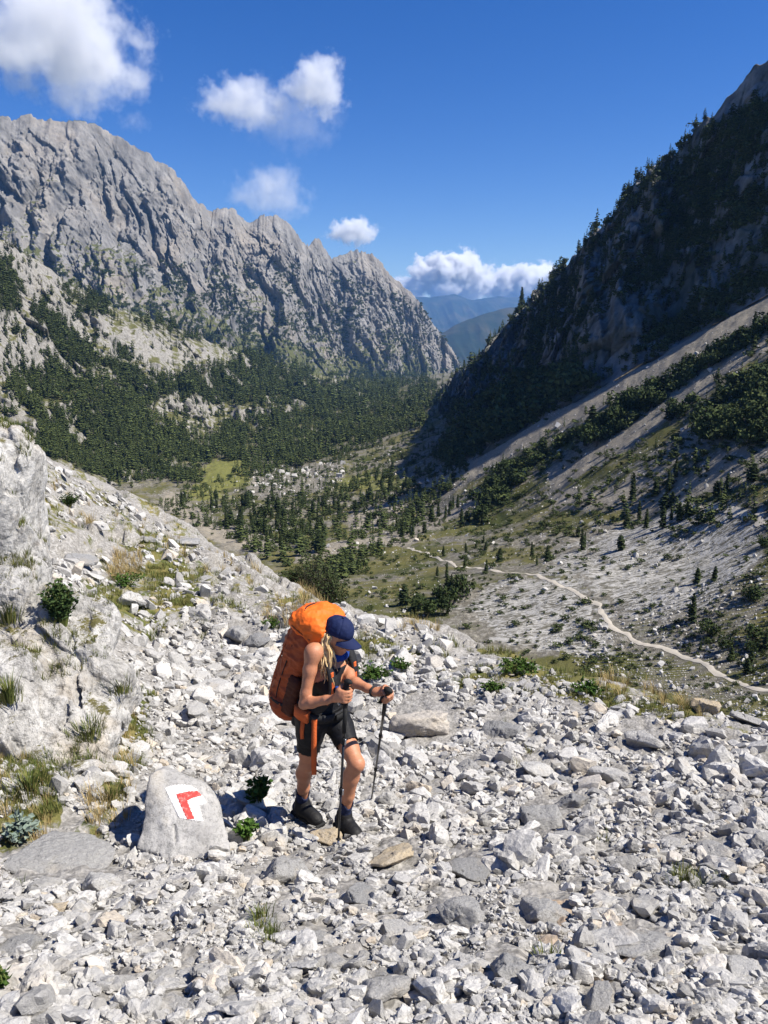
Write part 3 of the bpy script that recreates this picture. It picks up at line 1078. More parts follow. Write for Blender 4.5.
def tube(pts, rad, seg=10, n=None, cap=True):
    P = resample(pts, n) if n else np.asarray(pts, float)
    r = np.interp(np.linspace(0, 1, len(P)), np.linspace(0, 1, np.size(rad)), np.atleast_1d(rad)) if np.size(rad) > 1 else np.full(len(P), float(rad))
    T = np.gradient(P, axis=0)
    T /= np.linalg.norm(T, axis=1)[:, None]
    up = np.array([0.31, 0.2, 0.93]) if abs(T[0, 2]) < 0.9 else np.array([0.93, 0.31, 0.2])
    U = np.cross(T, up)
    U /= np.linalg.norm(U, axis=1)[:, None]
    W = np.cross(T, U)
    a = np.linspace(0, 2 * math.pi, seg, endpoint=False)
    V = (P[:, None] + r[:, None, None] * (np.cos(a)[None, :, None] * U[:, None] + np.sin(a)[None, :, None] * W[:, None])).reshape(-1, 3)
    m = len(P)
    i = np.arange(m - 1)[:, None] * seg
    j = np.arange(seg)[None]
    F = np.stack([i + j, i + (j + 1) % seg, i + seg + (j + 1) % seg, i + seg + j], -1).reshape(-1, 4)
    if cap:
        V = np.concatenate([V, P[:1], P[-1:]])
        c0, c1 = m * seg, m * seg + 1
        jj = np.arange(seg)
        t0 = np.stack([np.full(seg, c0), (jj + 1) % seg, jj], 1)
        t1 = np.stack([np.full(seg, c1), (m - 1) * seg + jj, (m - 1) * seg + (jj + 1) % seg], 1)
        return V, [F, np.concatenate([t0, t1])]
    return V, [F]


# ------------------------------------------------------------------ the hiker
def unit(v):
    v = np.asarray(v, float)
    return v / np.linalg.norm(v)


UP = np.array([0, 0, 1.0])
FW = np.array([.766, -.643, 0])       # the way she walks: to the right and up towards us
LF_ = np.array([.643, .766, 0])       # her left
gnd = lambda x, y: float(H_near(x, y)[0])

pel = at(322, 710, 4.32)
footR, footL = at(300, 822, 4.43), at(344, 835, 4.15)
lift = 0.012
hipR, hipL = pel - LF_ * .088 - UP * .03, pel + LF_ * .085 - UP * .03
kneR, kneL = at(307, 763, 4.31), at(356, 763, 4.12)
ankR, ankL = at(302, 802, 4.45), at(344, 815, 4.21)
shoR, shoL = at(313, 652, 4.14), at(347, 655, 4.40)
elbR, wriR = at(304, 704, 4.08), at(336, 698, 3.985)
elbL, wriL = at(350, 680, 4.20), at(375, 692, 4.06)
chest = (shoR + shoL) / 2 - UP * .10 - FW * .01
neck0 = (shoR + shoL) / 2 + UP * .015 - FW * .02
headC = at(338, 636, 4.215)
# the face looks down and to the right
HF = unit(FW * .86 + np.array([.30, 0, 0]) - UP * .52)
HS = unit(np.cross(UP, HF))          # her left
HU = np.cross(HF, HS)
HX = np.stack([HF, HS, HU])

B = Field(pel - np.array([.42, .48, 1.0]), pel + np.array([.52, .42, .86]), 0.0058)
TX = np.stack([FW, LF_, UP])
sp = unit(neck0 - pel)               # direction of the spine
TA = np.stack([unit(np.cross(LF_, sp)), LF_, sp])
# torso
B.ellipsoid(pel - UP * .01, (.105, .155, .115), TA, .03)
B.ellipsoid(pel - FW * .045 - UP * .05 - LF_ * .055, (.085, .085, .095), TA, .04)
B.ellipsoid(pel - FW * .045 - UP * .05 + LF_ * .055, (.085, .085, .095), TA, .04)
B.ellipsoid(pel + sp * .14, (.085, .118, .12), TA, .06)
B.ellipsoid(pel + sp * .27, (.098, .135, .13), TA, .06)
B.ellipsoid(chest - sp * .01, (.10, .150, .115), TA, .05)
for s in (-1, 1):
    B.ellipsoid(chest + TA[0] * .07 + LF_ * s * .068 - sp * .055, (.058, .062, .062), TA, .035)
B.capsule(shoR + LF_ * .03, shoL - LF_ * .03, .048, .048, .05)
B.capsule(neck0 - sp * .03, headC - HU * .06 - HF * .025, .052, .048, .035)
HK = .87
HFo, HSo, HUo = HF * HK, HS * HK, HU * HK
hz = lambda *r: tuple(q * HK for q in r)
# head and face
B.ellipsoid(headC + HUo * .022 - HFo * .012, hz(.098, .077, .094), HX, .02)
B.ellipsoid(headC + HFo * .022 - HUo * .045, hz(.070, .060, .078), HX, .03)
B.ellipsoid(headC + HFo * .062 - HUo * .098, hz(.024, .026, .020), HX, .03)       # chin
B.capsule(headC + HFo * .088 + HUo * .0, headC + HFo * .106 - HUo * .038, .008, .012, .010)   # nose
B.ellipsoid(headC + HFo * .086 - HUo * .068, hz(.012, .024, .006), HX, .008)      # lips
B.ellipsoid(headC + HFo * .085 - HUo * .077, hz(.011, .021, .006), HX, .008)
for s in (-1, 1):
    B.ellipsoid(headC + HFo * .078 + HSo * s * .034 - HUo * .028, hz(.016, .022, .018), HX, .02)  # cheeks
    B.ellipsoid(headC + HFo * .078 + HSo * s * .033 + HUo * .018, hz(.012, .022, .006), HX, .012)   # brow
    B.ellipsoid(headC + HSo * s * .078 - HFo * .006 - HUo * .012, hz(.020, .008, .030), HX, .006)  # ears
    B.ellipsoid(headC + HFo * .0815 + HSo * s * .032 + HUo * .002, hz(.010, .013, .007), HX, .004)  # closed lids


def limb(pts, rad, k=.02):
    B.chain(pts, rad, k)


def mix(a, b, t):
    return a * (1 - t) + b * t


# arms
for sh, el, wr in ((shoR, elbR, wriR), (shoL, elbL, wriL)):
    limb([sh, mix(sh, el, .35), mix(sh, el, .8), el], [.044, .038, .031, .029], .02)
    limb([el, mix(el, wr, .25), mix(el, wr, .7), wr], [.030, .032, .025, .020], .015)
B.ellipsoid(shoR - UP * .01, (.047, .045, .052), TX, .03)
B.ellipsoid(shoL - UP * .01, (.047, .045, .052), TX, .03)
# legs
for hp, kn, an, ft, yaw in ((hipR, kneR, ankR, footR, -.05), (hipL, kneL, ankL, footL, -.25)):
    limb([hp, mix(hp, kn, .3), mix(hp, kn, .75), kn], [.084, .073, .053, .045], .03)
    dn = unit(an - kn)
    cb = unit(np.cross(dn, LF_))
    cb = cb if cb @ FW < 0 else -cb
    limb([kn, mix(kn, an, .28) + cb * .014, mix(kn, an, .62) + cb * .004, an], [.046, .050, .038, .030], .02)
    B.ellipsoid(kn - cb * .022 + dn * .0, (.030, .034, .038), TX, .025)
    B.capsule(an, an + np.array([0, 0, -.05]), .034, .034, .02)
    fd = unit(FW * math.cos(yaw) + LF_ * math.sin(yaw))
    B.capsule(an + np.array([0, 0, -.045]) - fd * .03, an + np.array([0, 0, -.05]) + fd * .13, .034, .026, .02)


# hands: a palm, four unequal fingers closed round the grip, a thumb from the side of the palm
def hand(wr, grip_c, axis, out, side, flip):
    """wr wrist, grip_c centre of the grip, axis along the pole (up), out: from palm across the knuckles (forward), side: away from the palm"""
    axis, out, side = unit(axis), unit(out), unit(side)
    palm = grip_c + side * .030 - out * .012
    B.capsule(wr, mix(wr, palm, .55), .021, .024, .02)
    B.rbox(palm, (.036, .014, .038), .013, np.stack([out, side, axis]), .02)
    B.capsule(mix(wr, palm, .3), palm, .022, .024, .02)
    for i, (ln, rad) in enumerate(((.92, .0088), (1.0, .0092), (.95, .0088), (.78, .0078))):
        c = grip_c + axis * (.030 - i * .0195)
        k0 = c + side * .026 + out * .022
        k1 = c + side * .010 + out * (.034 * ln)
        k2 = c - side * .016 + out * (.026 * ln)
        k3 = c - side * .028 + out * .002
        k4 = c - side * .020 - out * .014 * ln
        B.chain([k0, k1, k2, k3, k4], [rad * 1.12, rad * 1.05, rad, rad * .95, rad * .85], .004)
    t0 = palm - out * .016 + axis * .028
    t1 = grip_c + side * .012 - out * .026 + axis * .048
    t2 = grip_c - side * .010 - out * .018 + axis * .056
    t3 = grip_c - side * .024 + out * .000 + axis * .054
    B.chain([t0, t1, t2, t3], [.014, .0115, .010, .0085], .006)


# poles: tip on the ground, grip in the fist
gripR_c, gripL_c = at(346, 695, 3.94), at(386, 696, 4.02)
tipR = at(338, 853, 3.88)
tipR[2] = gnd(tipR[0], tipR[1]) - .01
tipL = at(371, 800, 4.95)
tipL[2] = gnd(tipL[0], tipL[1]) - .01
axR, axL = unit(gripR_c - tipR), unit(gripL_c - tipL)
sR = unit(wriR - gripR_c)
oR = unit(FW - axR * (FW @ axR))
sideR = unit(np.cross(axR, oR))
sideR = -LF_ - axR * (-LF_ @ axR)
hand(wriR, gripR_c, axR, oR, sideR, 1)
oL = unit(FW - axL * (FW @ axL))
sideL = LF_ * .6 - FW * .3 - UP * 0.0
sideL = sideL - axL * (sideL @ axL)
sideL = sideL - oL * (sideL @ oL)
hand(wriL, gripL_c, axL, oL, sideL, -1)

BV, BF = B.mesh()
BV = smooth_mesh(BV, BF, 1, .35)
BN = vnormals(BV, BF)

hiker = bpy.data.objects.new("person", None)
COL.objects.link(hiker)
hiker.location = (footR + footL) / 2
hiker.empty_display_size = .2
tag(hiker, "person in navy cap, black tank top and black shorts hiking with a loaded orange pack", "person")
HL = np.array(hiker.location)


def hpart(name, V, F, mat, smooth=True, parent=None, attrs=None):
    o = add(name, make_mesh(name, np.asarray(V) - HL, F, smooth, [mat], attrs), parent or hiker)
    if parent is not None and parent is not hiker:
        pass
    return o


m = Mat("tanned_skin", .48, .35)
n1 = m.noise(22, 7, .7)
m.b.inputs['Subsurface Weight'].default_value = .12
m.b.inputs['Subsurface Radius'].default_value = (.012, .005, .003)
M_skin = m.done(m.mix(n1, (.36, .142, .070), (.55, .252, .138)), m.bump(m.noise(160, 3, .6), .35, .004, m.bump(n1, .25, .01)))


def fabric(name, a, b=None, rough=.8, scale=9.0, wr=.35):
    m = Mat(name, rough, .25)
    b = b or tuple(x * .72 for x in a)
    n = m.noise(scale, 5, .62, dist=.8)
    return m.done(m.mix(n, b, a), m.bump(m.noise(600, 2, .5), .10, .001, m.bump(n, wr, .02)))


M_black = fabric("black_stretch", (.008, .008, .010), (.005, .005, .006), .65)
M_navy = fabric("navy_cotton", (.009, .018, .072), (.006, .012, .048), .8)
M_sock = fabric("navy_gaiter_cloth", (.020, .028, .075), (.012, .018, .045), .9, 40)
M_boot = fabric("black_boot_leather", (.007, .007, .0075), (.016, .015, .0145), .6, 25)
M_sole = fabric("black_rubber", (.012, .012, .012), None, .7, 40)
M_orange = fabric("orange_ripstop", (.86, .165, .018), (.74, .125, .012), .62, 7, .6)
M_rust = fabric("rust_nylon", (.42, .086, .022), (.32, .060, .017), .6, 8, .6)
M_blackw = fabric("black_webbing", (.02, .02, .022), None, .7, 60)
M_orangew = fabric("orange_webbing", (.62, .13, .03), (.48, .09, .022), .7, 60)
M_blue = fabric("blue_fleece", (.013, .055, .25), (.008, .03, .16), .85, 20)
m = Mat("black_anodised", .32, .5)
M_shaft = m.done((.014, .014, .016))
m = Mat("grey_metal", .35, .5)
m.b.inputs['Metallic'].default_value = .9
M_steel = m.done((.45, .45, .46))
m = Mat("blond_hair", .5, .4)
hn = m.noise(60, 5, .7, m.mapping((1, 1, .25)))
M_hair = m.done(m.mix(m.ramp(hn, [(.36, 0.0), (.6, 1.0)]), (.30, .17, .065), (.85, .62, .32)), m.bump(hn, .5, .01))

body = hpart("body", BV, BF, M_skin)


def seg_t(P, a, b):
    ab = b - a
    return ((P - a) @ ab) / (ab @ ab)


def seg_d(P, a, b):
    t = np.clip(seg_t(P, a, b), 0, 1)[:, None]
    return np.linalg.norm(P - a - t * (b - a), axis=1)


d_armR = np.minimum(seg_d(BV, shoR, elbR), seg_d(BV, elbR, wriR))
d_armL = np.minimum(seg_d(BV, shoL, elbL), seg_d(BV, elbL, wriL))
d_arm = np.minimum(d_armR, d_armL)
d_spine = np.minimum(seg_d(BV, pel - UP * .05, neck0), seg_d(BV, chest - LF_ * .1, chest + LF_ * .1))
tz = (BV - pel) @ sp
d_head = np.linalg.norm(BV - headC, axis=1)
wr_n = fbm(BV * 11, 4, seed=7) * .006 + fbm(BV * np.array([20, 20, 45.]), 3, seed=8) * .003
tR, tL = seg_t(BV, hipR, kneR), seg_t(BV, hipL, kneL)
dR, dL = seg_d(BV, hipR, kneR), seg_d(BV, hipL, kneL)
tt = np.where(dR < dL, tR, tL)
shorts_k = (tz < .055) & (d_arm > .055) & (tt < .66 + 0 * tz) & (BV[:, 2] > min(kneR[2], kneL[2]) - .05)
V, F = shell(BV, BF, BN, shorts_k, .010 + wr_n * np.clip(.6 + tt, .4, 1.2) + .004 * sstep(.35, .62, tt), .006)
hpart("shorts", V, F, M_black)
# tank top: straps over the shoulders, bare arms
side_ = np.abs((BV - (shoR + shoL) / 2) @ LF_)
fr_ = (BV - chest) @ TA[0]
top_k = (tz > .035) & (tz < .39) & (d_head > .11)
hgt_sh = tz - .30
top_k &= ~((hgt_sh > -.015) & (side_ > .095 + np.clip(.03 - hgt_sh, 0, .05)))
top_k &= ~((hgt_sh > .055) & (side_ < .05))
top_k &= ~((fr_ > .02) & (hgt_sh > .055) & (side_ < .05))
dvR = (BV - shoR) @ unit(elbR - shoR)
top_k &= ~((d_armR < .060) & (side_ > .135)) & ~((d_armL < .060) & (side_ > .135))
for sh, el, dd_ in ((shoR, elbR, d_armR), (shoL, elbL, d_armL)):
    top_k &= ~((seg_t(BV, sh, el) > .16) & (dd_ < .062) & (side_ > .10)) & ~((dd_ < .05) & (seg_t(BV, sh, el) > .35))
top_k &= ~(seg_d(BV, elbL, wriL) < .06) & ~(seg_d(BV, elbR, wriR) < .055) & ~(np.linalg.norm(BV - gripL_c, axis=1) < .12) & ~(np.linalg.norm(BV - gripR_c, axis=1) < .10)
V, F = shell(BV, BF, BN, top_k, .008 + wr_n * .7, .005)
hpart("tank_top", V, F, M_black)
# socks and boots
for an, kn, ft, yaw in ((ankR, kneR, footR, -.05), (ankL, kneL, footL, -.25)):
    dn = unit(kn - an)
    keep = ((BV - an) @ dn < .115) & (np.linalg.norm(BV - an, axis=1) < .24) & ((BV - an) @ unit(FW * math.cos(yaw) + LF_ * math.sin(yaw)) < .055)
    V, F = shell(BV, BF, BN, keep, .009 + wr_n * .5, .006)
    hpart("sock", V, F, M_sock)
    fd = unit(FW * math.cos(yaw) + LF_ * math.sin(yaw))
    fs = np.cross(UP, fd)
    fx = np.stack([fd, fs, UP])
    g0 = an + np.array([0, 0, -.078])
    Q = Field(an - np.array([.26, .26, .16]), an + np.array([.26, .26, .14]), .006)
    Q.capsule(an + dn * .012, g0 + UP * .03, .049, .050, .02)
    Q.ellipsoid(g0 - fd * .03 + UP * .02, (.055, .040, .045), fx, .02)
    Q.ellipsoid(g0 + fd * .060 + UP * .030, (.088, .046, .045), fx, .03)
    Q.ellipsoid(g0 + fd * .130 + UP * .014, (.050, .045, .036), fx, .03)
    sl, G = Q.block(Q.lo, Q.lo + Q.h * Q.n)
    Q.F[sl] = np.maximum(Q.F[sl], (g0[2] - .005) - G[..., 2])
    V, F = Q.mesh()
    boot = hpart("boot", V, F, M_boot)
    Q = Field(an - np.array([.26, .26, .16]), an + np.array([.26, .26, .10]), .006)
    Q.rbox(g0 + fd * .055 - UP * .014, (.132, .044, .016), .013, fx, 0)
    V, F = Q.mesh()
    # lugs
    u_ = (V - g0) @ fd
    V[:, 2] += np.where(V[:, 2] < g0[2] - .018, (np.sin(u_ * 210) > 0) * .006, 0)
    hpart("sole", V, F, M_sole, parent=boot)
    for k in range(4):
        c = g0 + fd * (.035 + k * .020) + UP * (.062 - k * .0075)
        V, F = tube([c - fs * .024, c + UP * .004, c + fs * .024], .0028, 6, 8)
        hpart("boot_lace", V, F, M_blackw, parent=boot)

# hair: a loose pony tail and strands under the cap
HV, HF_ = [], []
S_ = Soup()
r2 = np.random.default_rng(5)
for k in range(190):
    sdn = -1 if k < 140 else 1
    rt = headC - HFo * r2.uniform(.02, .08) + HSo * sdn * r2.uniform(.060, .092) + HUo * r2.uniform(-.03, .025)
    ln = r2.uniform(.17, .30)
    p1 = rt + HSo * sdn * r2.uniform(.006, .025) - UP * ln * .35 + FW * r2.uniform(-.005, .02)
    p2 = p1 - UP * ln * .35 + FW * r2.uniform(-.015, .025) - HSo * .0 + LF_ * r2.uniform(-.03, .03) * .6
    p3 = p2 - UP * ln * .3 + FW * r2.uniform(-.03, .02) + LF_ * r2.uniform(-.02, .02)
    V, F = tube([rt, p1, p2, p3], [.0045, .0055, .005, .0012], 5, 12)
    V = V + gnoise(V * 22, 3)[:, None] * .022 * FW + gnoise(V * 22, 9)[:, None] * .016 * LF_
    S_.put(V, F)
for k in range(110):
    a = r2.uniform(1.75, 2 * math.pi - 1.75)
    e = r2.uniform(-.35, .5)
    dirs = -(HFo * math.cos(a)) * -1
    v0 = HFo * math.cos(a) * .1 + HSo * math.sin(a) * .081 + HUo * (e * .09 + .01)
    v1 = HFo * (math.cos(a) * .1 - .02) + HSo * math.sin(a) * .084 + HUo * (-.06 + e * .03)
    V, F = tube([headC + v0 * 1.0, headC + (v0 + v1) * .53, headC + v1], [.006, .006, .004], 5, 8)
    S_.put(V, F)
o = add("hair", S_.mesh("hair", [M_hair], True), hiker)
for v in (o.data,):
    co = np.empty(len(v.vertices) * 3, np.float32)
    v.vertices.foreach_get("co", co)
    v.vertices.foreach_set("co", (co.reshape(-1, 3) - HL).astype(np.float32).ravel())
    v.update()

# cap: crown, curved brim, seams and top button
Q = Field(headC - .2, headC + .24, .005)
cx = unit(HF + HUo * .12)
cu = np.cross(cx, HS)
CX = np.stack([cx, HS, cu])
cc = headC + HUo * .044 - HFo * .010
Q.ellipsoid(cc + cu * .008, hz(.108, .088, .092), CX, 0)
sl, G = Q.block(Q.lo, Q.lo + Q.h * Q.n)
q = (G - cc) @ CX.T
Q.F[sl] = np.maximum(Q.F[sl], -(q[..., 2] + .010))
V, F = Q.mesh()
q = (V - cc) @ CX.T
ang = np.arctan2(q[:, 1], q[:, 0])
seam = np.min(np.abs((ang[:, None] - np.array([0, 1.05, 2.1, 3.14, -3.14, -1.05, -2.1])[None])), axis=1)
rad_ = np.hypot(q[:, 0], q[:, 1])
V = V - (V - cc) / np.linalg.norm(V - cc, axis=1)[:, None] * (.0035 * np.exp(-(seam * rad_ / .004) ** 2))[:, None]
V = V + vnormals(V, F) * (fbm(V * 22, 3, seed=4) * .004)[:, None]
cap = hpart("cap", V, F, M_navy)
nu, nv = 26, 12
u = np.linspace(-1, 1, nu)
br = []
for top in (1, 0):
    for i in range(nu):
        for j in range(nv):
            t = j / (nv - 1)
            a = u[i] * 1.12
            r0x, r0y = .089 * math.cos(a), .074 * math.sin(a)
            reach = .076 * (1 - abs(u[i]) ** 2.6)
            x = r0x + reach * t
            y = r0y * (1 + .06 * t)
            z = -.010 - .030 * (y / .078) ** 2 * 1.0 - .018 * t - (0.004 if not top else 0)
            br.append(cc + np.array([x, y, z]) @ CX)
br = np.array(br)
f1 = grid_faces(nu, nv)
k = nu * nv
edge = [i * nv + nv - 1 for i in range(nu)]
bf = np.concatenate([f1[:, ::-1], f1 + k, [[edge[i], edge[i + 1], edge[i + 1] + k, edge[i] + k] for i in range(nu - 1)]])
hpart("brim", br, bf, M_navy, parent=cap)
V, F = tube([cc + cu * .086, cc + cu * .092], [.008, .005], 12)
hpart("cap_button", V, F, M_navy, parent=cap)

# neck gaiter, watch strap
nb_ = mix(neck0, headC, .02) + FW * .05
V, F = [], []
ring = []
for i in range(40):
    a = 2 * math.pi * i / 40
    ring.append(nb_ + FW * math.cos(a) * .062 + LF_ * math.sin(a) * .066 + UP * (.012 * math.cos(a) * -1))
ring.append(ring[0])
V, F = tube(np.array(ring), .026, 12, cap=False)
V = V + fbm(V * 30, 3, seed=2)[:, None] * .007 * UP
hpart("neck_gaiter", V, F, M_blue)
wd = unit(wriL - elbL)
a1 = unit(np.cross(wd, UP))
a2 = np.cross(wd, a1)
wc = wriL - wd * .012
ring = np.array([wc + a1 * math.cos(a) * .027 + a2 * math.sin(a) * .027 for a in np.linspace(0, 2 * math.pi, 25)])
V, F = tube(ring, .0075, 8, cap=False)
hpart("wrist_strap", V, F, M_blackw)
# ------------------------------------------------------------------ the backpack
BX = -TA[0]                                   # away from her back
PX_ = unit(BX * .97 + sp * .20)
PU = unit(np.cross(PX_, LF_) * -1 if np.cross(PX_, LF_) @ UP < 0 else np.cross(PX_, LF_))
PL = np.cross(PU, PX_)
PA = np.stack([PX_, PL, PU])
pc = mix(pel, neck0, .50) + BX * .200 + sp * .02
pack = bpy.data.objects.new("backpack", None)
COL.objects.link(pack)
pack.location = pc
pack.empty_display_size = .2
tag(pack, "tall orange and rust trekking backpack worn on the hiker's back", "backpack")
PLc = np.array(pack.location)


def ppart(name, V, F, mat, parent=None, smooth=True):
    return add(name, make_mesh(name, np.asarray(V) - PLc, F, smooth, [mat]), parent or pack)


def creased(V, F, amp=.006, sc_=16, seed=1):
    n = fbm(V * sc_, 4, seed=seed) + 1.0 * (ridged(V * np.array([sc_ * .7, sc_ * .7, sc_ * 1.3]), 3, seed=seed + 5) - .5)
    return V + vnormals(V, F) * (n * amp)[:, None]


def W(x, y, z):
    """pack space: x out from the back, y to her left, z up"""
    return pc + PX_ * (x * .84 if x > 0 else x) + PL * y * .95 + PU * z


Q = Field(pc - .62, pc + .62, .0075)
Q.rbox(W(-.01, 0, -.06), (.105, .142, .30), .08, PA, .04)
Q.ellipsoid(W(.07, 0, -.15), (.082, .125, .215), PA, .05)
Q.ellipsoid(W(-.01, 0, -.27), (.12, .16, .10), PA, .04)
Q.rbox(W(-.02, 0, .20), (.105, .145, .12), .07, PA, .05)
V, F = Q.mesh()
main = ppart("main_bag", creased(V, F, .010, 12, 3), F, M_rust)
# floating lid
Q = Field(W(0, 0, .36) - .34, W(0, 0, .36) + .34, .006)
Q.rbox(W(-.045, 0, .345), (.130, .146, .072), .060, PA, .03)
Q.ellipsoid(W(-.055, 0, .395), (.115, .13, .055), PA, .05)
Q.ellipsoid(W(.07, 0, .315), (.07, .13, .06), PA, .04)
V, F = Q.mesh()
lid = ppart("lid", creased(V, F, .009, 12, 9), F, M_orange)
# seam piping and zip on the lid
for z_, x0 in ((.325, .16),):
    pts = [W(-.185, -.10, z_ + .02), W(-.12, -.154, z_), W(.04, -.153, z_ - .005), W(.118, -.09, z_ - .02), W(.140, 0, z_ - .025), W(.118, .09, z_ - .02), W(.04, .153, z_), W(-.12, .154, z_)]
    V, F = tube(np.array(pts), .0045, 8, 60)
    ppart("lid_piping", V, F, M_rust, lid)
V, F = tube(np.array([W(.015, -.10, .432), W(.045, -.05, .432), W(.05, .05, .432), W(.02, .10, .432)]), .004, 6, 30)
ppart("lid_zip", V, F, M_blackw, lid)
V, F = tube(np.array([W(-.02, -.130, .428), W(-.01, -.155, .37), W(.0, -.157, .31)]), .003, 6, 20)
ppart("lid_seam", V, F, M_rust, lid)
# dark patch with buckle on the lid's side
V, F = strap_mesh(np.array([W(.03, -.170, .365), W(.06, -.164, .335), W(.095, -.146, .30)]), -PL, .045, .008, 16)
ppart("lid_buckle_patch", V, F, M_blackw, lid)
for k in range(3):
    V, F = tube(np.array([W(.041 + k * .012, -.177, .365 - k * .012), W(.057 + k * .012, -.173, .352 - k * .012)]), .0032, 6)
    ppart("cord_lock", V, F, M_steel, lid)
# front stretch pocket with piping loops
Q = Field(pc - .45, pc + .45, .0075)
Q.ellipsoid(W(.115, 0, -.16), (.058, .106, .185), PA, 0)
V, F = Q.mesh()
fp = ppart("front_pocket", creased(V, F, .006, 15, 13), F, M_rust)
M_trim = fabric("light_rust_piping", (.52, .13, .05), None, .6, 50)
V, F = tube(np.array([W(.13, -.125, .12), W(.165, -.105, .02), W(.16, -.09, -.06), W(.11, -.158, -.095), W(.04, -.178, -.06), W(.05, -.176, .06), W(.08, -.160, .15)]), .0055, 8, 60)
ppart("compression_cord", V, F, M_trim)
V, F = strap_mesh(np.array([W(-.10, -.150, .17), W(-.02, -.160, .20), W(.07, -.152, .215), W(.135, -.07, .20), W(.15, .06, .20)]), -PL * .6 + PX_ * .6, .020, .005, 40)
ppart("compression_strap", V, F, M_blackw)
V, F = strap_mesh(np.array([W(-.11, -.160, .04), W(.02, -.172, -.02), W(.10, -.160, -.06), W(.165, -.10, -.12)]), -PL * .8 + PX_ * .4, .018, .005, 40)
ppart("compression_strap", V, F, M_blackw)
# lid straps over the front
for s in (-1, 1):
    V, F = strap_mesh(np.array([W(.135, s * .07, .31), W(.115, s * .075, .20), W(.135, s * .075, .08), W(.180, s * .06, -.06)]), PX_, .018, .005, 40)
    ppart("lid_strap", V, F, M_blackw)
M_darkrust = fabric('dark_rust_mesh', (.10, .026, .011), (.045, .014, .008), .75, 30)
# dark side pocket with a bottle sleeve
for s in (-1, 1):
    Q = Field(pc - .45, pc + .35, .0075)
    Q.rbox(W(-.085, s * .132, -.13), (.048, .030, .15), .028, PA, 0)
    V, F = Q.mesh()
    sp_ = ppart("side_pocket", creased(V, F, .005, 18, 23), F, M_darkrust)
# seams and zips on the flanks
for s in (-1, 1):
    V, F = tube(np.array([W(.06, s * .146, .24), W(.075, s * .158, .10), W(.085, s * .160, -.05), W(.09, s * .154, -.2), W(.07, s * .140, -.30)]), .0040, 6, 50)
    ppart("flank_piping", V, F, M_trim)
    V, F = tube(np.array([W(.0, s * .150, .22), W(.01, s * .158, .05), W(.02, s * .161, -.12), W(.015, s * .154, -.26)]), .0034, 6, 40)
    ppart("flank_zip", V, F, M_blackw)
    V, F = strap_mesh(np.array([W(-.13, s * .140, -.20), W(-.02, s * .166, -.225), W(.08, s * .150, -.24), W(.14, s * .09, -.25)]), PL * s, .020, .006, 40)
    ppart("compression_strap", V, F, M_blackw)
# zip pull on the flank
V, F = strap_mesh(np.array([W(.115, -.142, -.20), W(.13, -.140, -.215), W(.128, -.142, -.235)]), -PL, .012, .006, 12)
ppart("zip_pull", V, F, M_orange)
# back panel
Q = Field(pc - .5, pc + .5, .0075)
Q.rbox(W(-.145, 0, -.05), (.030, .125, .285), .028, PA, 0)
V, F = Q.mesh()
ppart("back_panel", creased(V, F, .003, 20, 33), F, M_blackw)
# hip belt
hb = pel + sp * .045
pts, nr = [], []
for a in np.linspace(-2.55, 2.55, 40):
    dirv = TA[0] * math.cos(a) + LF_ * math.sin(a)
    pts.append(hb + TA[0] * math.cos(a) * .128 + LF_ * math.sin(a) * .170 - UP * .02 * math.cos(a))
    nr.append(dirv)
V, F = strap_mesh(np.array(pts), np.array(nr), .055, .012, 60)
belt = ppart("hip_belt", V, F, M_blackw)
V, F = strap_mesh(np.array([hb - LF_ * .165 - TA[0] * .06, hb - LF_ * .176 - TA[0] * .01, hb - LF_ * .168 + TA[0] * .05]), -LF_, .075, .030, 16)
ppart("belt_pocket", V, F, M_orangew, belt)
V, F = strap_mesh(np.array([hb + TA[0] * .142 - UP * .02 - LF_ * .03, hb + TA[0] * .146 - UP * .02, hb + TA[0] * .142 - UP * .02 + LF_ * .03]), TA[0], .045, .014, 10)
ppart("belt_buckle", V, F, M_sole, belt)
# webbing ends that hang from the belt over the thigh
for d0, ln, wdt, fr in ((-.155, .15, .024, -.01), (-.125, .37, .032, .055)):
    p0 = hb + LF_ * d0 + TA[0] * (.02 + fr) - UP * .01 - LF_ * .02
    tk = hipR if True else hipL
    pts = [p0, p0 - UP * ln * .3 - LF_ * .010 + FW * .004, p0 - UP * ln * .65 - LF_ * .012 + FW * .0, p0 - UP * ln - LF_ * .002 - FW * .012]
    V, F = strap_mesh(np.array(pts), unit(-LF_ * .6 + FW * .6), wdt, .003, 40)
    V = V + gnoise(V * 14, 3)[:, None] * .006 * FW
    ppart("hanging_strap", V, F, M_orangew)
# shoulder harness
for s, sh in ((-1, shoR), (1, shoL)):
    c = (shoR + shoL) / 2 + LF_ * s * .098
    pts = [W(-.14, s * .075, .20), c + UP * .062 - FW * .05, c + UP * .066 + FW * .015, c + TA[0] * .105 - sp * .045, chest + LF_ * s * .105 + TA[0] * .118 - sp * .09,
           chest + LF_ * s * .135 + TA[0] * .06 - sp * .20, chest + LF_ * s * .150 - TA[0] * .03 - sp * .25]
    nr = [PX_ * -1 + UP, UP, UP + FW * .4, TA[0] + UP * .4, TA[0], TA[0] * .6 + LF_ * s * .8, LF_ * s]
    V, F = strap_mesh(np.array(pts), np.array(nr), .052, .012, 60)
    hs = ppart("shoulder_strap", V, F, M_blackw)
    V, F = strap_mesh(np.array([c + TA[0] * .112 - sp * .04, chest + LF_ * s * .100 + TA[0] * .130 - sp * .07, chest + LF_ * s * .118 + TA[0] * .105 - sp * .15]), np.array([TA[0] + UP * .3, TA[0], TA[0] + LF_ * s * .5]), .022, .004, 30)
    ppart("strap_webbing", V, F, M_orangew, hs)
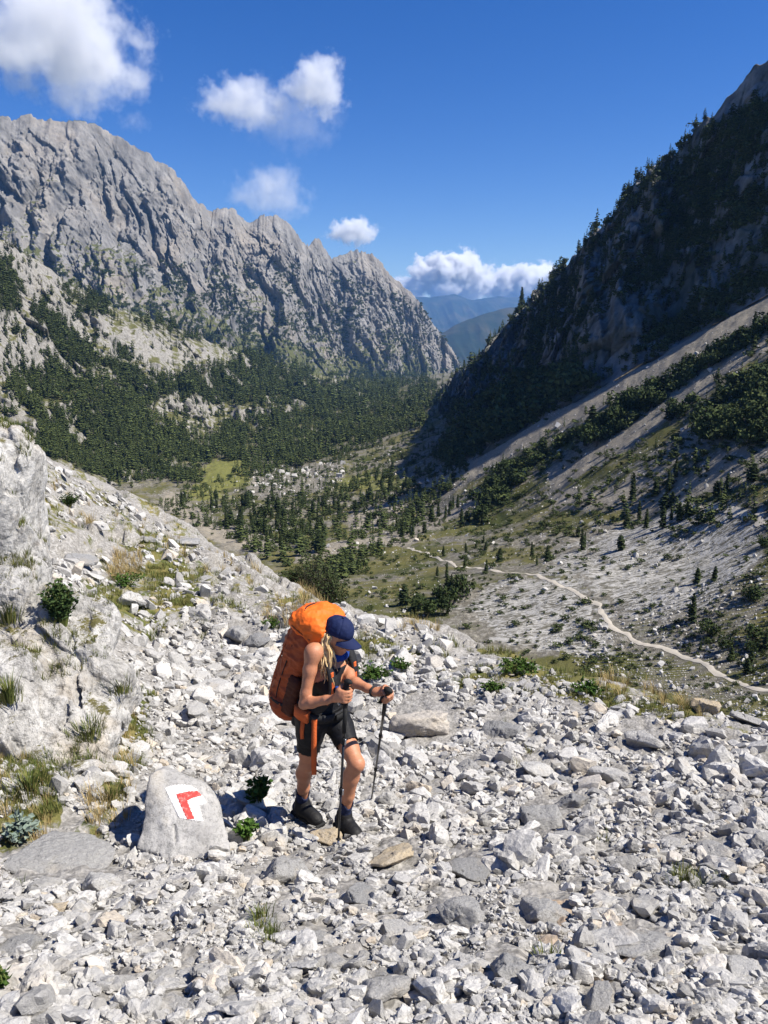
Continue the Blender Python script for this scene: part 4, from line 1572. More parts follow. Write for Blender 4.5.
V, F = strap_mesh(np.array([chest - LF_ * .09 + TA[0] * .132 - sp * .055, chest + TA[0] * .142 - sp * .06, chest + LF_ * .09 + TA[0] * .132 - sp * .055]), TA[0], .016, .004, 20)
ppart("sternum_strap", V, F, M_blackw)
V, F = tube(np.array([chest - LF_ * .088 + TA[0] * .145 - sp * .02, chest - LF_ * .084 + TA[0] * .150 - sp * .06]), .011, 8, 6)
ppart("drinking_valve", V, F, M_blue)
ring = np.array([chest - LF_ * .055 + TA[0] * .150 - sp * .12 + LF_ * math.cos(a) * .012 + sp * math.sin(a) * .035 for a in np.linspace(0, 2 * math.pi, 25)])
V, F = tube(ring, .0028, 6, cap=False)
ppart("carabiner", V, F, M_steel)

# ------------------------------------------------------------------ trekking poles
m = Mat("orange_paint", .4, .4)
M_opaint = m.done((.55, .10, .02))
for tip, gc, ax, o_, lab in ((tipR, gripR_c, axR, oR, "black trekking pole planted upright just in front of the hiker's leading leg"),
                             (tipL, gripL_c, axL, oL, "black trekking pole reached out ahead, slanting away from the hiker")):
    top = gc + ax * .075
    pole = bpy.data.objects.new("trekking_pole", None)
    COL.objects.link(pole)
    pole.location = tip
    tag(pole, lab, "trekking pole", "pair of trekking poles")

    def pp(name, V, F, mat, parent=None):
        return add(name, make_mesh(name, np.asarray(V) - tip, F, True, [mat]), parent or pole)
    Ln = np.linalg.norm(top - tip)
    at_ = lambda t: tip + ax * t
    V, F = tube(np.array([at_(0.05), at_(Ln * .36)]), .0062, 10)
    shaft = pp("lower_shaft", V, F, M_shaft)
    V, F = tube(np.array([at_(Ln * .35), at_(Ln * .66)]), .0075, 10)
    pp("middle_shaft", V, F, M_shaft)
    V, F = tube(np.array([at_(Ln * .65), at_(Ln - .14)]), .0088, 10)
    pp("upper_shaft", V, F, M_shaft)
    for t in (.355, .655):
        V, F = tube(np.array([at_(Ln * t - .022), at_(Ln * t - .015), at_(Ln * t + .015), at_(Ln * t + .022)]), [.008, .0125, .0125, .009], 10)
        lk = pp("flick_lock", V, F, M_sole)
        V, F = strap_mesh(np.array([at_(Ln * t - .018) + o_ * .014, at_(Ln * t + .018) + o_ * .015]), o_, .010, .005, 6)
        pp("lock_lever", V, F, M_steel, lk)
    V, F = tube(np.array([at_(0), at_(.02), at_(.055)]), [.0025, .005, .0075], 8)
    pp("tip", V, F, M_steel)
    V, F = tube(np.array([at_(.058), at_(.064), at_(.070)]), [.010, .015, .009], 14)
    pp("basket", V, F, M_sole)
    V, F = tube(np.array([at_(Ln - .15), at_(Ln - .13), at_(Ln - .085), at_(Ln - .05), at_(Ln - .018), at_(Ln)]), [.012, .015, .0145, .0155, .016, .0145], 12, 24)
    g = pp("grip", V, F, M_sole)
    Q = Field(top - .08, top + .08, .005)
    Q.ellipsoid(top + ax * .006 + o_ * .010, (.030, .018, .016), np.stack([o_, np.cross(ax, o_), ax]), 0)
    V, F = Q.mesh()
    pp("grip_head", V, F, M_sole, g)
    V, F = tube(np.array([at_(Ln - .30), at_(Ln - .15)]), .0125, 10)
    pp("foam_sleeve", V, F, M_sole)
    wr_ = wriR if tip is tipR else wriL
    mid = mix(top, wr_, .55) - UP * .055
    sd_ = unit(np.cross(ax, wr_ - top)) * .026
    V, F = strap_mesh(np.array([top - ax * .01, mix(top, mid, .6) + sd_, mid + sd_ * .8, mid - UP * .02 - sd_ * .2, mid - sd_ * .8, mix(top, mid, .6) - sd_, top - ax * .012]), sd_ / .026 * .3 + UP * .9, .022, .003, 50)
    pp("wrist_strap", V, F, M_blackw)
# ------------------------------------------------------------------ rocks
import bmesh


def hull(points):
    bm = bmesh.new()
    vs_ = [bm.verts.new(p) for p in points]
    r = bmesh.ops.convex_hull(bm, input=vs_)
    junk = list({g for g in r["geom_interior"] + r["geom_unused"] if isinstance(g, bmesh.types.BMVert)})
    if junk:
        bmesh.ops.delete(bm, geom=junk, context='VERTS')
    bmesh.ops.recalc_face_normals(bm, faces=bm.faces)
    bm.verts.ensure_lookup_table()
    V = np.array([v.co[:] for v in bm.verts])
    bm.verts.index_update()
    F = np.array([[v.index for v in f.verts] for f in bm.faces if len(f.verts) == 3])
    Np = np.array([[*f.normal, f.normal.dot(f.verts[0].co)] for f in bm.faces])
    bm.free()
    return V, F, Np


def ico(sub):
    bm = bmesh.new()
    bmesh.ops.create_icosphere(bm, subdivisions=sub, radius=1)
    bm.verts.index_update()
    V = np.array([v.co[:] for v in bm.verts])
    F = np.array([[v.index for v in f.verts] for f in bm.faces])
    bm.free()
    return V, F


def block_pts(r, k=5, flat=1.0):
    c = np.array([[x, y, z] for x in (-1, 1) for y in (-1, 1) for z in (-1, 1)], float) * .62
    c *= r.uniform(.45, 1.15, (8, 3))
    e = r.normal(size=(k, 3))
    e = e / np.linalg.norm(e, axis=1)[:, None] * r.uniform(.7, 1.0, (k, 1))
    p = np.concatenate([c, e])
    p[:, 2] *= flat
    return p


def chipped(r):
    """broken stone: a skewed block whose corners are knocked off"""
    c = block_pts(r, 0, r.uniform(.5, .95))
    p = []
    for i in range(8):
        for ax in (1, 2, 4):
            t = r.uniform(.14, .46)
            p.append(c[i] * (1 - t) + c[i ^ ax] * t)
    p = np.array(p) * r.uniform(.9, 1.08, (24, 1))
    k = r.permutation(24)[:int(r.integers(17, 25))]
    return p[k] * 1.35


rr_ = np.random.default_rng(11)
SMALL = [hull(block_pts(rr_, rr_.integers(2, 6), rr_.uniform(.55, .9)))[:2] for _ in range(14)]
CHIP = [hull(chipped(rr_))[:2] for _ in range(40)]
ICO5 = ico(5)
ICO4 = ico(4)


def angular(seed, n=11, flat=.75, p=34, amp=.045, base=None, nmin=None):
    """a weathered, broken block: flat faces meeting in slightly worn edges, cracked and pitted"""
    r = np.random.default_rng(seed)
    D, F = base or ICO5
    N = r.normal(size=(n, 3))
    N /= np.linalg.norm(N, axis=1)[:, None]
    N = np.concatenate([N, [[0, 0, 1], [0, 0, -1]], ])
    h = r.uniform(.55, .95, len(N))
    dots = np.maximum(D @ N.T, 0) / h
    rad = 1 / (np.maximum((dots ** p).sum(1), 1e-12) ** (1 / p))
    V = D * np.minimum(rad, 1.5)[:, None]
    V[:, 2] *= flat
    V = V / np.abs(V[:, :2]).max()
    dirn = V / np.linalg.norm(V, axis=1)[:, None]
    sd = seed * 13
    nz = fbm(V * 1.7 + seed, 3, seed=sd) * amp * 1.6 + fbm(V * 6 + seed, 4, seed=sd + 1) * amp * .55
    nz += facets(V + seed, .75, sd + 2, .9) * amp * 1.5 + facets(V + seed, .28, sd + 4, .9) * amp * .55
    st = r.normal(size=3)
    st /= np.linalg.norm(st)
    nz += amp * .35 * gnoise(np.c_[(V @ st) * 9, V @ st * 0, V[:, 0] * .8], sd + 3)
    return V + dirn * nz[:, None], F


def stone_material(name, per_island, ramp_=None):
    m = Mat(name, .9, .18)
    if per_island:
        geo = m.n('ShaderNodeNewGeometry')
        rnd = geo.outputs['Random Per Island']
        sc1, sc2, sc3 = 9.0, 55.0, 3.0
    else:
        oi = m.n('ShaderNodeObjectInfo')
        rnd = oi.outputs['Random']
        sc1, sc2, sc3 = 2.2, 13.0, .8
    base = m.ramp(rnd, ramp_ if ramp_ else [(0.0, (.27, .26, .24)), (.2, (.40, .387, .361)), (.6, (.49, .475, .444)), (.93, (.58, .562, .525)), (1.0, (.53, .44, .32))] if per_island else [(0.0, (.35, .338, .316)), (.5, (.445, .43, .402)), (.92, (.53, .513, .48)), (1.0, (.50, .42, .32))])
    n1 = m.noise(sc1, 8, .65)
    n2 = m.noise(sc2, 7, .7)
    col = m.mix(m.ramp(n1, [(.35, .45), (.6, 0.0)]), base, (.31, .305, .30))
    col = m.mix(m.ramp(n2, [(.33, .65), (.5, 0.0)]), col, (.19, .185, .18))
    col = m.mix(m.ramp(n2, [(.58, 0.0), (.72, .5)]), col, (.68, .67, .65))
    col = m.mix(m.ramp(m.noise(sc3, 5, .6), [(.58, 0.0), (.72, .45)]), col, (.47, .39, .28))
    nb = m.bump(n2, .55, .02 if per_island else .06)
    nb = m.bump(m.noise(sc1 * 2.2, 6, .7), .5, .02 if per_island else .08, nb)
    return m.done(col, nb)


M_stones = stone_material("loose_limestone", True)
M_rock = stone_material("limestone_block", False)
M_white_rock = stone_material("white_limestone", False, [(0.0, (.50, .485, .455)), (1.0, (.60, .585, .55))])
M_grey_rock = stone_material("grey_limestone", False, [(0.0, (.35, .343, .325)), (1.0, (.44, .428, .405))])
M_dark_rock = stone_material("dark_limestone", False, [(0.0, (.25, .248, .243)), (1.0, (.33, .326, .315))])
M_ochre_rock = stone_material("ochre_limestone", False, [(0.0, (.52, .41, .26)), (1.0, (.58, .48, .33))])


def rock_tint(label):
    w_ = label.split(" rock ")[0] if " rock " in label else label.split(",")[0]
    if "yellow" in w_ or "ochre" in w_:
        return M_ochre_rock
    if "white" in w_:
        return M_white_rock
    if "dark" in w_ or "bluish" in w_ or "blue-grey" in w_:
        return M_dark_rock
    if "grey" in w_ and "pale" not in w_ and "light" not in w_:
        return M_grey_rock
    return M_rock




def _march(px, py):
    Ys = 1.2 * (40 / 1.2) ** np.linspace(0, 1, 220)
    a = (px - 384) / FPX
    b = (512 - py) / FPX
    d = np.stack([a, CP + b * SP, -SP + b * CP], 1)
    d /= d[:, 1:2]
    hit = np.full(len(px), np.nan)
    prev = np.full(len(px), -1.0)
    for i, Y in enumerate(Ys):
        idx = np.where(np.isnan(hit))[0]
        g = H_near_s(d[idx, 0] * Y, np.full(len(idx), Y)) - d[idx, 2] * Y
        c = (g >= 0) & (prev[idx] < 0) & (i > 0)
        t = prev[idx] / np.where(prev[idx] == g, 1, prev[idx] - g)
        hit[idx[c]] = (Ys[i - 1] + (Y - Ys[i - 1]) * t)[c]
        prev[idx] = g
    return hit


_gxs, _gys = np.arange(-96, 872, 8.0), np.arange(440, 1096, 6.0)
_HIT = _march(*[q.ravel() for q in np.meshgrid(_gxs, _gys, indexing='ij')]).reshape(len(_gxs), len(_gys))


def ground_hit(px, py):
    """where the line of sight (px, py) meets the slope"""
    px, py = np.atleast_1d(px).astype(float), np.atleast_1d(py).astype(float)
    u, v = np.clip((px + 96) / 8, 0, len(_gxs) - 1.001), np.clip((py - 440) / 6, 0, len(_gys) - 1.001)
    i, j = u.astype(int), v.astype(int)
    u, v = u - i, v - j
    Y = 1 / ((1 - u) * (1 - v) / _HIT[i, j] + u * (1 - v) / _HIT[i + 1, j] + (1 - u) * v / _HIT[i, j + 1] + u * v / _HIT[i + 1, j + 1])
    a = (px - 384) / FPX
    b = (512 - py) / FPX
    d = np.stack([a, CP + b * SP, -SP + b * CP], 1)
    return d / d[:, 1:2] * Y[:, None], ~np.isnan(Y)


def slope_normal(P):
    e = .25
    zx = (H_near_s(P[:, 0] + e, P[:, 1]) - H_near_s(P[:, 0] - e, P[:, 1])) / (2 * e)
    zy = (H_near_s(P[:, 0], P[:, 1] + e) - H_near_s(P[:, 0], P[:, 1] - e)) / (2 * e)
    N = np.stack([-zx, -zy, np.ones_like(zx)], 1)
    return N / np.linalg.norm(N, axis=1)[:, None]


SCREE = [(-40, 1060), (-40, 862), (130, 862), (148, 790), (160, 740), (165, 690), (150, 655), (185, 612), (260, 618), (300, 640), (345, 655), (480, 690), (560, 708), (690, 742), (820, 790), (820, 1060)]
SLOPE = [(-60, 1080), (-60, 470), (20, 455), (100, 487), (160, 520), (225, 557), (275, 592), (340, 611), (450, 637), (590, 679), (720, 715), (840, 740), (840, 1080)]

WORN = []
ICO3_ = ico(3)
for k in range(24):
    V_, F_ = angular(900 + k, n=7 + k % 5, flat=.62 + .3 * ((k * 7) % 10) / 10, p=22, amp=.06, base=ICO3_)
    WORN.append((V_ * .95, F_))

# --- single blocks
TEMPL = []
for k in range(16):
    fl = [.9, .65, .8, .55, 1.0, .7, .6, .85][k % 8]
    V, F = angular(100 + k, n=[7, 9, 12, 8][k % 4], flat=fl)
    TEMPL.append(make_mesh("rock", V, F, True, [M_rock]))
LOW = []
for k in range(16):
    fl = [.9, .65, .8, .55, 1.0, .7, .6, .85][k % 8]
    V, F = angular(300 + k, n=[7, 9, 12, 8][k % 4], flat=fl, base=ICO4)
    LOW.append(make_mesh("rock", V, F, True, [M_rock]))

placed = []


def put_rock(px, py, wpx, t, yaw, label, group="loose limestone blocks on the scree slope", hz=1.0, dz=.0, deep=1.0, tilt=(0, 0), low=False, name="rock"):
    P, ok = ground_hit([px], [py])
    if not ok[0]:
        return None
    p = P[0]
    D = float(proj(p)[2])
    r = wpx * D / FPX / 2
    o = bpy.data.objects.new(name, (LOW if low else TEMPL)[t])
    COL.objects.link(o)
    n = slope_normal(p[None])[0]
    q = Vector((0, 0, 1)).rotation_difference(Vector(n * .6 + np.array([0, 0, .4])))
    o.rotation_mode = 'QUATERNION'
    o.rotation_quaternion = q @ Euler((tilt[0], tilt[1], yaw)).to_quaternion()
    o.scale = (r, r * deep, r * hz)
    o.location = p + n * (near_bumps(p[:1], p[1:2])[0] * .5 + r * hz * .30 + dz)
    tag(o, label, "rock", group)
    o.material_slots[0].link = 'OBJECT'
    o.material_slots[0].material = rock_tint(label)
    placed.append((px, py, wpx))
    return o


UNIQ = [  # px, py, width px, template, yaw, height, label
    (288, 885, 58, 0, .4, 1.05, "upright grey limestone block with a diagonal crack, just below the hiker's boots"),
    (355, 905, 46, 9, 1.2, 1.1, "smooth bluish grey boulder split in two, between cracked block and orange patch"),
    (396, 868, 60, 3, .2, .7, "low white slab stained yellow on top, beside the hiker's leading boot"),
    (330, 845, 38, 2, .9, .8, "small white stone with yellow lichen directly under the pole tip"),
    (455, 925, 62, 4, 2.2, .8, "broad flat-topped grey block, biggest stone below the middle of the scree"),
    (545, 922, 70, 1, .7, .8, "large grey sloping slab just above the bare brown soil patch"),
    (470, 880, 55, 6, 1.7, .8, "long blue-grey ridge-backed boulder pointing towards the hiker"),
    (645, 960, 80, 5, 2.6, .75, "grey wedge block with deep shadow under it, beside the brown soil"),
    (425, 735, 78, 7, .3, .85, "biggest pale rounded boulder just beyond the far trekking pole"),
    (503, 738, 48, 8, 1.1, .8, "dark-sided block casting a strong shadow above the middle of the scree"),
    (470, 775, 34, 10, 2.0, .9, "grey cube-like stone standing between two pale slabs on the scree"),
    (535, 775, 44, 11, .5, .8, "white tilted plate of stone leaning on its neighbours mid-scree"),
    (620, 785, 42, 12, 1.4, .8, "square light grey block on the scree below the grassy edge"),
    (575, 808, 40, 13, .2, .85, "dark grey angular stone in the middle of the open scree"),
    (545, 830, 62, 14, 2.3, .7, "low grey outcropping slab half buried in fine gravel"),
    (705, 716, 40, 15, .8, .9, "grey boulder on the skyline edge beside yellow grass"),
    (745, 724, 34, 3, 1.9, .8, "flat pale slab on the skyline edge next to a grey boulder"),
    (715, 860, 44, 6, .1, .9, "rounded grey block near the end of the scree with shaded side"),
    (640, 745, 50, 2, 2.7, .7, "long pale slab lying along the upper scree under the grass edge"),
    (240, 640, 34, 8, .6, .9, "grey block beside the path behind the hiker's pack"),
    (258, 648, 30, 5, 1.9, .9, "second small dark block next to dry grass behind the pack"),
    (132, 600, 30, 0, .2, 1.0, "white cube-shaped rock beside the green juniper bush"),
    (108, 612, 30, 7, 1.3, .8, "pair-wise leaning white stone left between bush and white cube rock"),
    (185, 548, 46, 3, .15, .5, "long thin tilted slab with dark shadow on the grassy hillside"),
    (75, 560, 44, 9, .7, .7, "pale block with dark hollow beneath it beside the tall rock tower"),
    (52, 866, 116, 11, .1, .36, "broad flat grey slab at the foot of the grassy outcrop"),
    (103, 893, 62, 1, .9, .7, "low grey stone just below the red and white marked boulder"),
    (97, 930, 34, 4, .4, .9, "upright grey stone below the marked boulder with dark shaded flank"),
    (55, 920, 32, 13, 1.3, .8, "ochre-tinted flat stone among white rubble"),
    (272, 936, 42, 12, 2.2, .85, "rounded grey stone with a sharp ridge below the cracked block"),
    (335, 972, 40, 14, 1.5, .9, "pale broken cube of stone near the lower edge of the scree"),
    (385, 1005, 66, 10, .6, .8, "big pale boulder cut by the lower edge of the view"),
    (20, 958, 56, 6, .3, .75, "wide grey stone at the lower corner beneath the flat slab"),
    (190, 985, 40, 15, 2.9, .8, "blocky white stone low on the rubble below the marked boulder"),
    (510, 985, 62, 0, 2.0, .8, "bulky grey block under the brown soil patch"),
    (600, 1012, 60, 7, .9, .8, "pale boulder at the lower edge beneath the wedge block"),
    (735, 985, 60, 4, 1.0, .8, "white angular boulder in the lower corner of the scree"),
    (370, 745, 26, 5, .4, .9, "small pale stone between the hiker's knee and the far pole"),
    (250, 735, 32, 13, 1.8, .8, "grey stone on the gravel path behind the hiker"),
    (195, 700, 26, 2, .5, .8, "white stone on the path beside the weathered outcrop"),
]
LABELS = {u[-1] for u in UNIQ}
for k, (px, py, w_, t, yaw, hz, lab) in enumerate(UNIQ):
    put_rock(px, py, w_, t, yaw, lab, hz=hz, deep=.85, tilt=(.15 * math.sin(k * 2.1), .15 * math.cos(k * 1.7)))


def zone_words(px, py):
    if py > 945:
        r = "along the lower edge"
    elif py > 880:
        r = "below the hiker's boots"
    elif py > 800:
        r = "level with the hiker's boots"
    elif py > 735:
        r = "level with the hiker's legs"
    elif py > 670:
        r = "level with the hiker's pack"
    else:
        r = "high on the hillside by the skyline"
    if px < 130:
        c = "far to the left"
    elif px < 270:
        c = "under the marked boulder" if py > 862 else "between outcrop and hiker"
    elif px < 400:
        c = "straight below the hiker" if py > 850 else "close around the hiker"
    elif px < 520:
        c = "just past the far pole"
    elif px < 650:
        c = "in the open scree"
    else:
        c = "far to the right"
    return c, r


n_want = 258
tries = 0
cand = []
r3 = np.random.default_rng(77)
while len(cand) < n_want and tries < 9000:
    tries += 1
    px, py = r3.uniform(-5, 775), r3.uniform(500, 1020)
    arr1 = np.array([px])
    arr2 = np.array([py])
    ins = in_poly(arr1, arr2, SCREE)[0]
    ins2 = in_poly(arr1, arr2, SLOPE)[0]
    if not ins2 or (not ins and r3.random() > .35):
        continue
    if in_poly(arr1, arr2, [(-10, 870), (-10, 420), (60, 420), (150, 700), (130, 860)])[0]:
        continue
    if in_poly(arr1, arr2, [(285, 790), (365, 790), (372, 862), (285, 850)])[0] or in_poly(arr1, arr2, [(125, 885), (140, 765), (285, 770), (290, 850), (240, 885)])[0]:
        continue
    wp = min(5 + 9 * (1 - r3.random()) ** (-1 / 2.4) * (1.0 if ins else .7) - 3, 40)
    wp *= 1.25 if py > 850 else (.8 if py < 680 else 1)
    if any(abs(px - q[0]) < (wp + q[2]) * .42 and abs(py - q[1]) < (wp + q[2]) * .30 for q in placed):
        continue
    placed.append((px, py, wp))
    cand.append((wp, px, py))
SET_R = []
SHAPES = ["angular pale grey", "flat slab-like grey", "rounded light grey", "thin plate-like pale", "tall blocky white", "wedge-shaped grey", "low flat white", "chunky pale grey"]
for k, (wp, px, py) in enumerate(sorted(cand, reverse=True)):
    t = int(r3.integers(0, 16))
    c, r = zone_words(px, py)
    sz = "large" if wp > 26 else "mid-sized" if wp > 16 else "small"
    lab = f"{sz} {SHAPES[t % 8]} rock {c}, {r}".replace("level with", "by").replace("high on the hillside by", "high up near")
    n0 = len(placed)
    o = put_rock(px, py, wp, t, r3.uniform(0, 6.28), lab, group="loose limestone blocks on the scree slope", hz=r3.uniform(.45, .85), deep=r3.uniform(.6, .95),
             tilt=(r3.normal() * .16, r3.normal() * .16), low=wp < 22)
    del placed[n0:]
    if o:
        SET_R.append((o, lab, px, py))


# --- the countless small stones: one mass
S_ = Soup()
foot_ = np.array([q[:3] for q in placed])
for zone, n, s0, expo, smax in ((SCREE, 8500, 8.4, 2.7, 30.0), (SCREE, 25000, 4.8, 2.7, 14.0), (SLOPE, 26000, 2.7, 1.9, 15.0), (SCREE, 60000, 1.8, 3.3, 4.5)):
    px = rng.uniform(-50, 820, n * 2)
    py = rng.uniform(455, 1070, n * 2)
    k = in_poly(px, py, zone)
    if zone is SLOPE:
        k &= ~in_poly(px, py, SCREE)
        pt = fbm(np.c_[px / 34, py / 16, px * 0], 3, seed=301)
        k &= pt > -.18
    k &= ~in_poly(px, py, [(135, 870), (148, 772), (212, 780), (230, 870)]) | (py > 850)
    px, py = px[k][:n], py[k][:n]
    k = np.ones(len(px), bool)
    for fx, fy, fw in foot_:
        k &= ((px - fx) / (fw * .46)) ** 2 + ((py - fy + fw * .14) / (fw * .36)) ** 2 > 1
    px, py = px[k], py[k]
    P, ok = ground_hit(px, py)
    P = P[ok]
    D = proj(P)[2]
    clump = fbm(P / .55, 3, seed=333)
    s = s0 * (1 - rng.random(len(P))) ** (-1 / expo)
    s = np.minimum(s, smax) * (1 + np.clip(clump, -.4, .6))
    size = s * D / FPX * (4.3 / D) ** .25 * .62
    Nn = slope_normal(P)
    R = rand_rot(len(P))
    if s0 > 2:      # most lie flat, bedded in the slope
        ta, tb = rng.normal(size=len(P)) * .33, rng.normal(size=len(P)) * .33
        Tl = np.stack([np.stack([np.ones_like(ta), ta * 0, tb], -1), np.stack([ta * 0, np.ones_like(ta), ta], -1), np.stack([-tb, -ta, np.ones_like(ta)], -1)], -2)
        Tl /= np.sqrt(1 + ta ** 2 + tb ** 2)[:, None, None]
        Sl = np.tile(np.eye(3), (len(P), 1, 1))
        Sl[:, 2, :2] = -Nn[:, :2] / Nn[:, 2:3] * .8
        flatq = rng.random(len(P)) < .78
        R = np.where(flatq[:, None, None], Sl @ Tl @ rotz(rng.uniform(0, 6.28, len(P))), R)
    sc3 = rng.uniform(.6, 1.3, (len(P), 3)) * size[:, None]
    P = P + Nn * (near_bumps(P[:, 0], P[:, 1]) + size * rng.uniform(-.25, .45, len(P)))[:, None]
    TM = SMALL if s0 < 2 else WORN if s0 > 6 else CHIP
    which = rng.integers(0, len(TM), len(P))
    for t in range(len(TM)):
        i = np.where(which == t)[0]
        if not len(i):
            continue
        tv, tf = TM[t]
        V, F = batch(tv, tf, R[i] * sc3[i][:, None, :], P[i])
        S_.put(V, F)
gravel = tag(add("gravel", S_.mesh("gravel", [M_stones], False)), kind='stuff')
gravel["label"] = "pale limestone rubble of small broken stones covering the slope"

# ------------------------------------------------------------------ the boulder with the painted trail mark
def hull_rock(points, h, rnd, amp, seed, crack=1.0):
    _, _, NP = hull(points)
    P = np.asarray(points)
    Q = Field(P.min(0) - .06, P.max(0) + .06, h)
    sl, G = Q.block(Q.lo, Q.lo + Q.h * Q.n)
    kk = 1.0 / rnd
    dd = np.stack([G @ n[:3] - n[3] for n in NP], 0)
    mx = dd.max(0)
    d = mx + rnd * .5 * np.log(np.exp((dd - mx) * kk * 2).sum(0))
    Q.F[sl] = d
    m = np.abs(d) < .10
    g = G[m]
    nz = fbm(g * 3.0, 4, seed=seed) * amp + fbm(g * 14, 3, seed=seed + 1) * amp * .35
    d1, d2, _ = worley(g * np.array([3.4, 3.4, 5.0]), seed=seed + 2)
    nz -= crack * amp * .9 * (1 - sstep(0, .06, d2 - d1)) * (gnoise(g * 2, seed + 4) > .05)
    f = Q.F[sl]
    f[m] -= nz
    Q.F[sl] = f
    V, F = Q.mesh()
    return smooth_mesh(V, F, 1, .3), F


front = [(134, 868, 3.66), (150, 776, 3.98), (163, 769, 4.04), (204, 783, 4.02), (221, 803, 3.98), (231, 850, 3.74), (229, 872, 3.64), (180, 874, 3.60)]
fp_ = [at(*q) for q in front]
bk_ = [p + np.array([-.075, .30, -.17]) for i, p in enumerate(fp_)]
V, F = hull_rock(np.array(fp_ + bk_), .0085, .005, .020, 55)
m = Mat("smooth_grey_limestone", .85, .2)
n1 = m.noise(5, 8, .65)
n2 = m.noise(40, 6, .7)
col = m.ramp(n1, [(.3, (.26, .252, .24)), (.5, (.36, .35, .334)), (.72, (.46, .45, .43))])
col = m.mix(m.ramp(n2, [(.34, .55), (.48, 0.0)]), col, (.15, .147, .14))
n3 = m.noise(3.5, 9, .75, dist=1.5)
col = m.mix(m.ramp(n3, [(.478, 0.0), (.493, .65), (.508, 0.0)]), col, (.12, .12, .115))
col = m.mix(m.ramp(m.noise(2.2, 6, .6), [(.55, 0.0), (.68, .35)]), col, (.45, .38, .27))
M_marked = m.done(col, m.bump(n2, .5, .01, m.bump(n1, .4, .03)))
mk = add("marked_boulder", make_mesh("marked_boulder", V, F, True, [M_marked]))
tag(mk, "grey boulder painted with a white patch and red angle trail mark", "rock")
from mathutils.bvhtree import BVHTree
bvh = BVHTree.FromPolygons([tuple(v) for v in V], [tuple(int(i) for i in f) for f in F])
m = Mat("white_paint", .75, .3)
n1 = m.noise(55, 5, .7)
M_wpaint = m.done(m.mix(m.ramp(n1, [(.52, 0.0), (.62, .85)]), (.76, .745, .72), (.42, .41, .39)), m.bump(n1, .3, .003))
m = Mat("red_paint", .7, .3)
n1 = m.noise(45, 5, .7)
M_rpaint = m.done(m.mix(m.ramp(n1, [(.50, 0.0), (.64, .8)]), (.46, .05, .042), (.60, .30, .26)), m.bump(n1, .3, .003))


def decal(name, poly, mat, lift):
    bm = bmesh.new()
    bm.faces.new([bm.verts.new((x, y, 0)) for x, y in poly])
    bm.normal_update()
    bmesh.ops.triangulate(bm, faces=bm.faces[:])
    for _ in range(4):
        bmesh.ops.subdivide_edges(bm, edges=bm.edges[:], cuts=1, use_grid_fill=True)
    bmesh.ops.triangulate(bm, faces=bm.faces[:])
    bm.verts.index_update()
    n = len(bm.verts)
    V = np.zeros((n, 3))
    Np = np.zeros((n, 3))
    for v in bm.verts:
        jx = 0.5 * math.sin(v.co.x * 1.9 + v.co.y * 2.7) + .45 * math.sin(v.co.x * 4.1 - v.co.y * 3.3)
        d = Vector(at(v.co.x + jx * .6, v.co.y - jx * .6, 1.0)).normalized()
        hit, nr, _, _ = bvh.ray_cast(Vector((0, 0, 0)), d)
        if hit is None:
            hit, nr = Vector(at(v.co.x, v.co.y, 3.9)), Vector((0, -.6, .8))
        V[v.index], Np[v.index] = hit[:], nr[:]
    Np = Np * .3 + Np.mean(0) * .7
    Np /= np.linalg.norm(Np, axis=1)[:, None]
    F = np.array([[v.index for v in f.verts] for f in bm.faces])
    nf = np.cross(V[F[:, 1]] - V[F[:, 0]], V[F[:, 2]] - V[F[:, 0]])
    flip = (nf * Np[F[:, 0]]).sum(1) < 0
    F[flip] = F[flip][:, ::-1]
    bm.free()
    E_ = np.concatenate([F[:, [0, 1]], F[:, [1, 2]], F[:, [2, 0]]])
    key = E_[:, 0] * (n + 1) + E_[:, 1]
    bd = E_[~np.isin(key, E_[:, 1] * (n + 1) + E_[:, 0])]
    A, Bv = V + Np * lift, V - Np * .004
    side = np.stack([bd[:, 1], bd[:, 0], bd[:, 0] + n, bd[:, 1] + n], 1)
    return add(name, make_mesh(name, np.concatenate([A, Bv]), [F, F[:, ::-1] + n, side], True, [mat]), mk)


decal("white_paint_patch", [(165.1, 788.2), (169.5, 786.4), (174.4, 785.2), (182, 784.8), (189.4, 785.6), (194.5, 788.2), (198.9, 791.8), (202, 796.8), (207.0, 802.0), (203.5, 804.2), (198.9, 805.4), (201, 813.5), (203.2, 821.4), (191, 820.2), (178.9, 818.0), (172, 803)], M_wpaint, .0028)
decal("red_angle_mark", [(176.1, 794.6), (186, 791.8), (197.0, 791.0), (201.4, 796.0), (194, 797.6), (187.0, 800.6), (190.6, 810), (194.6, 819.0), (187.2, 819.4), (181, 806)], M_rpaint, .0052)


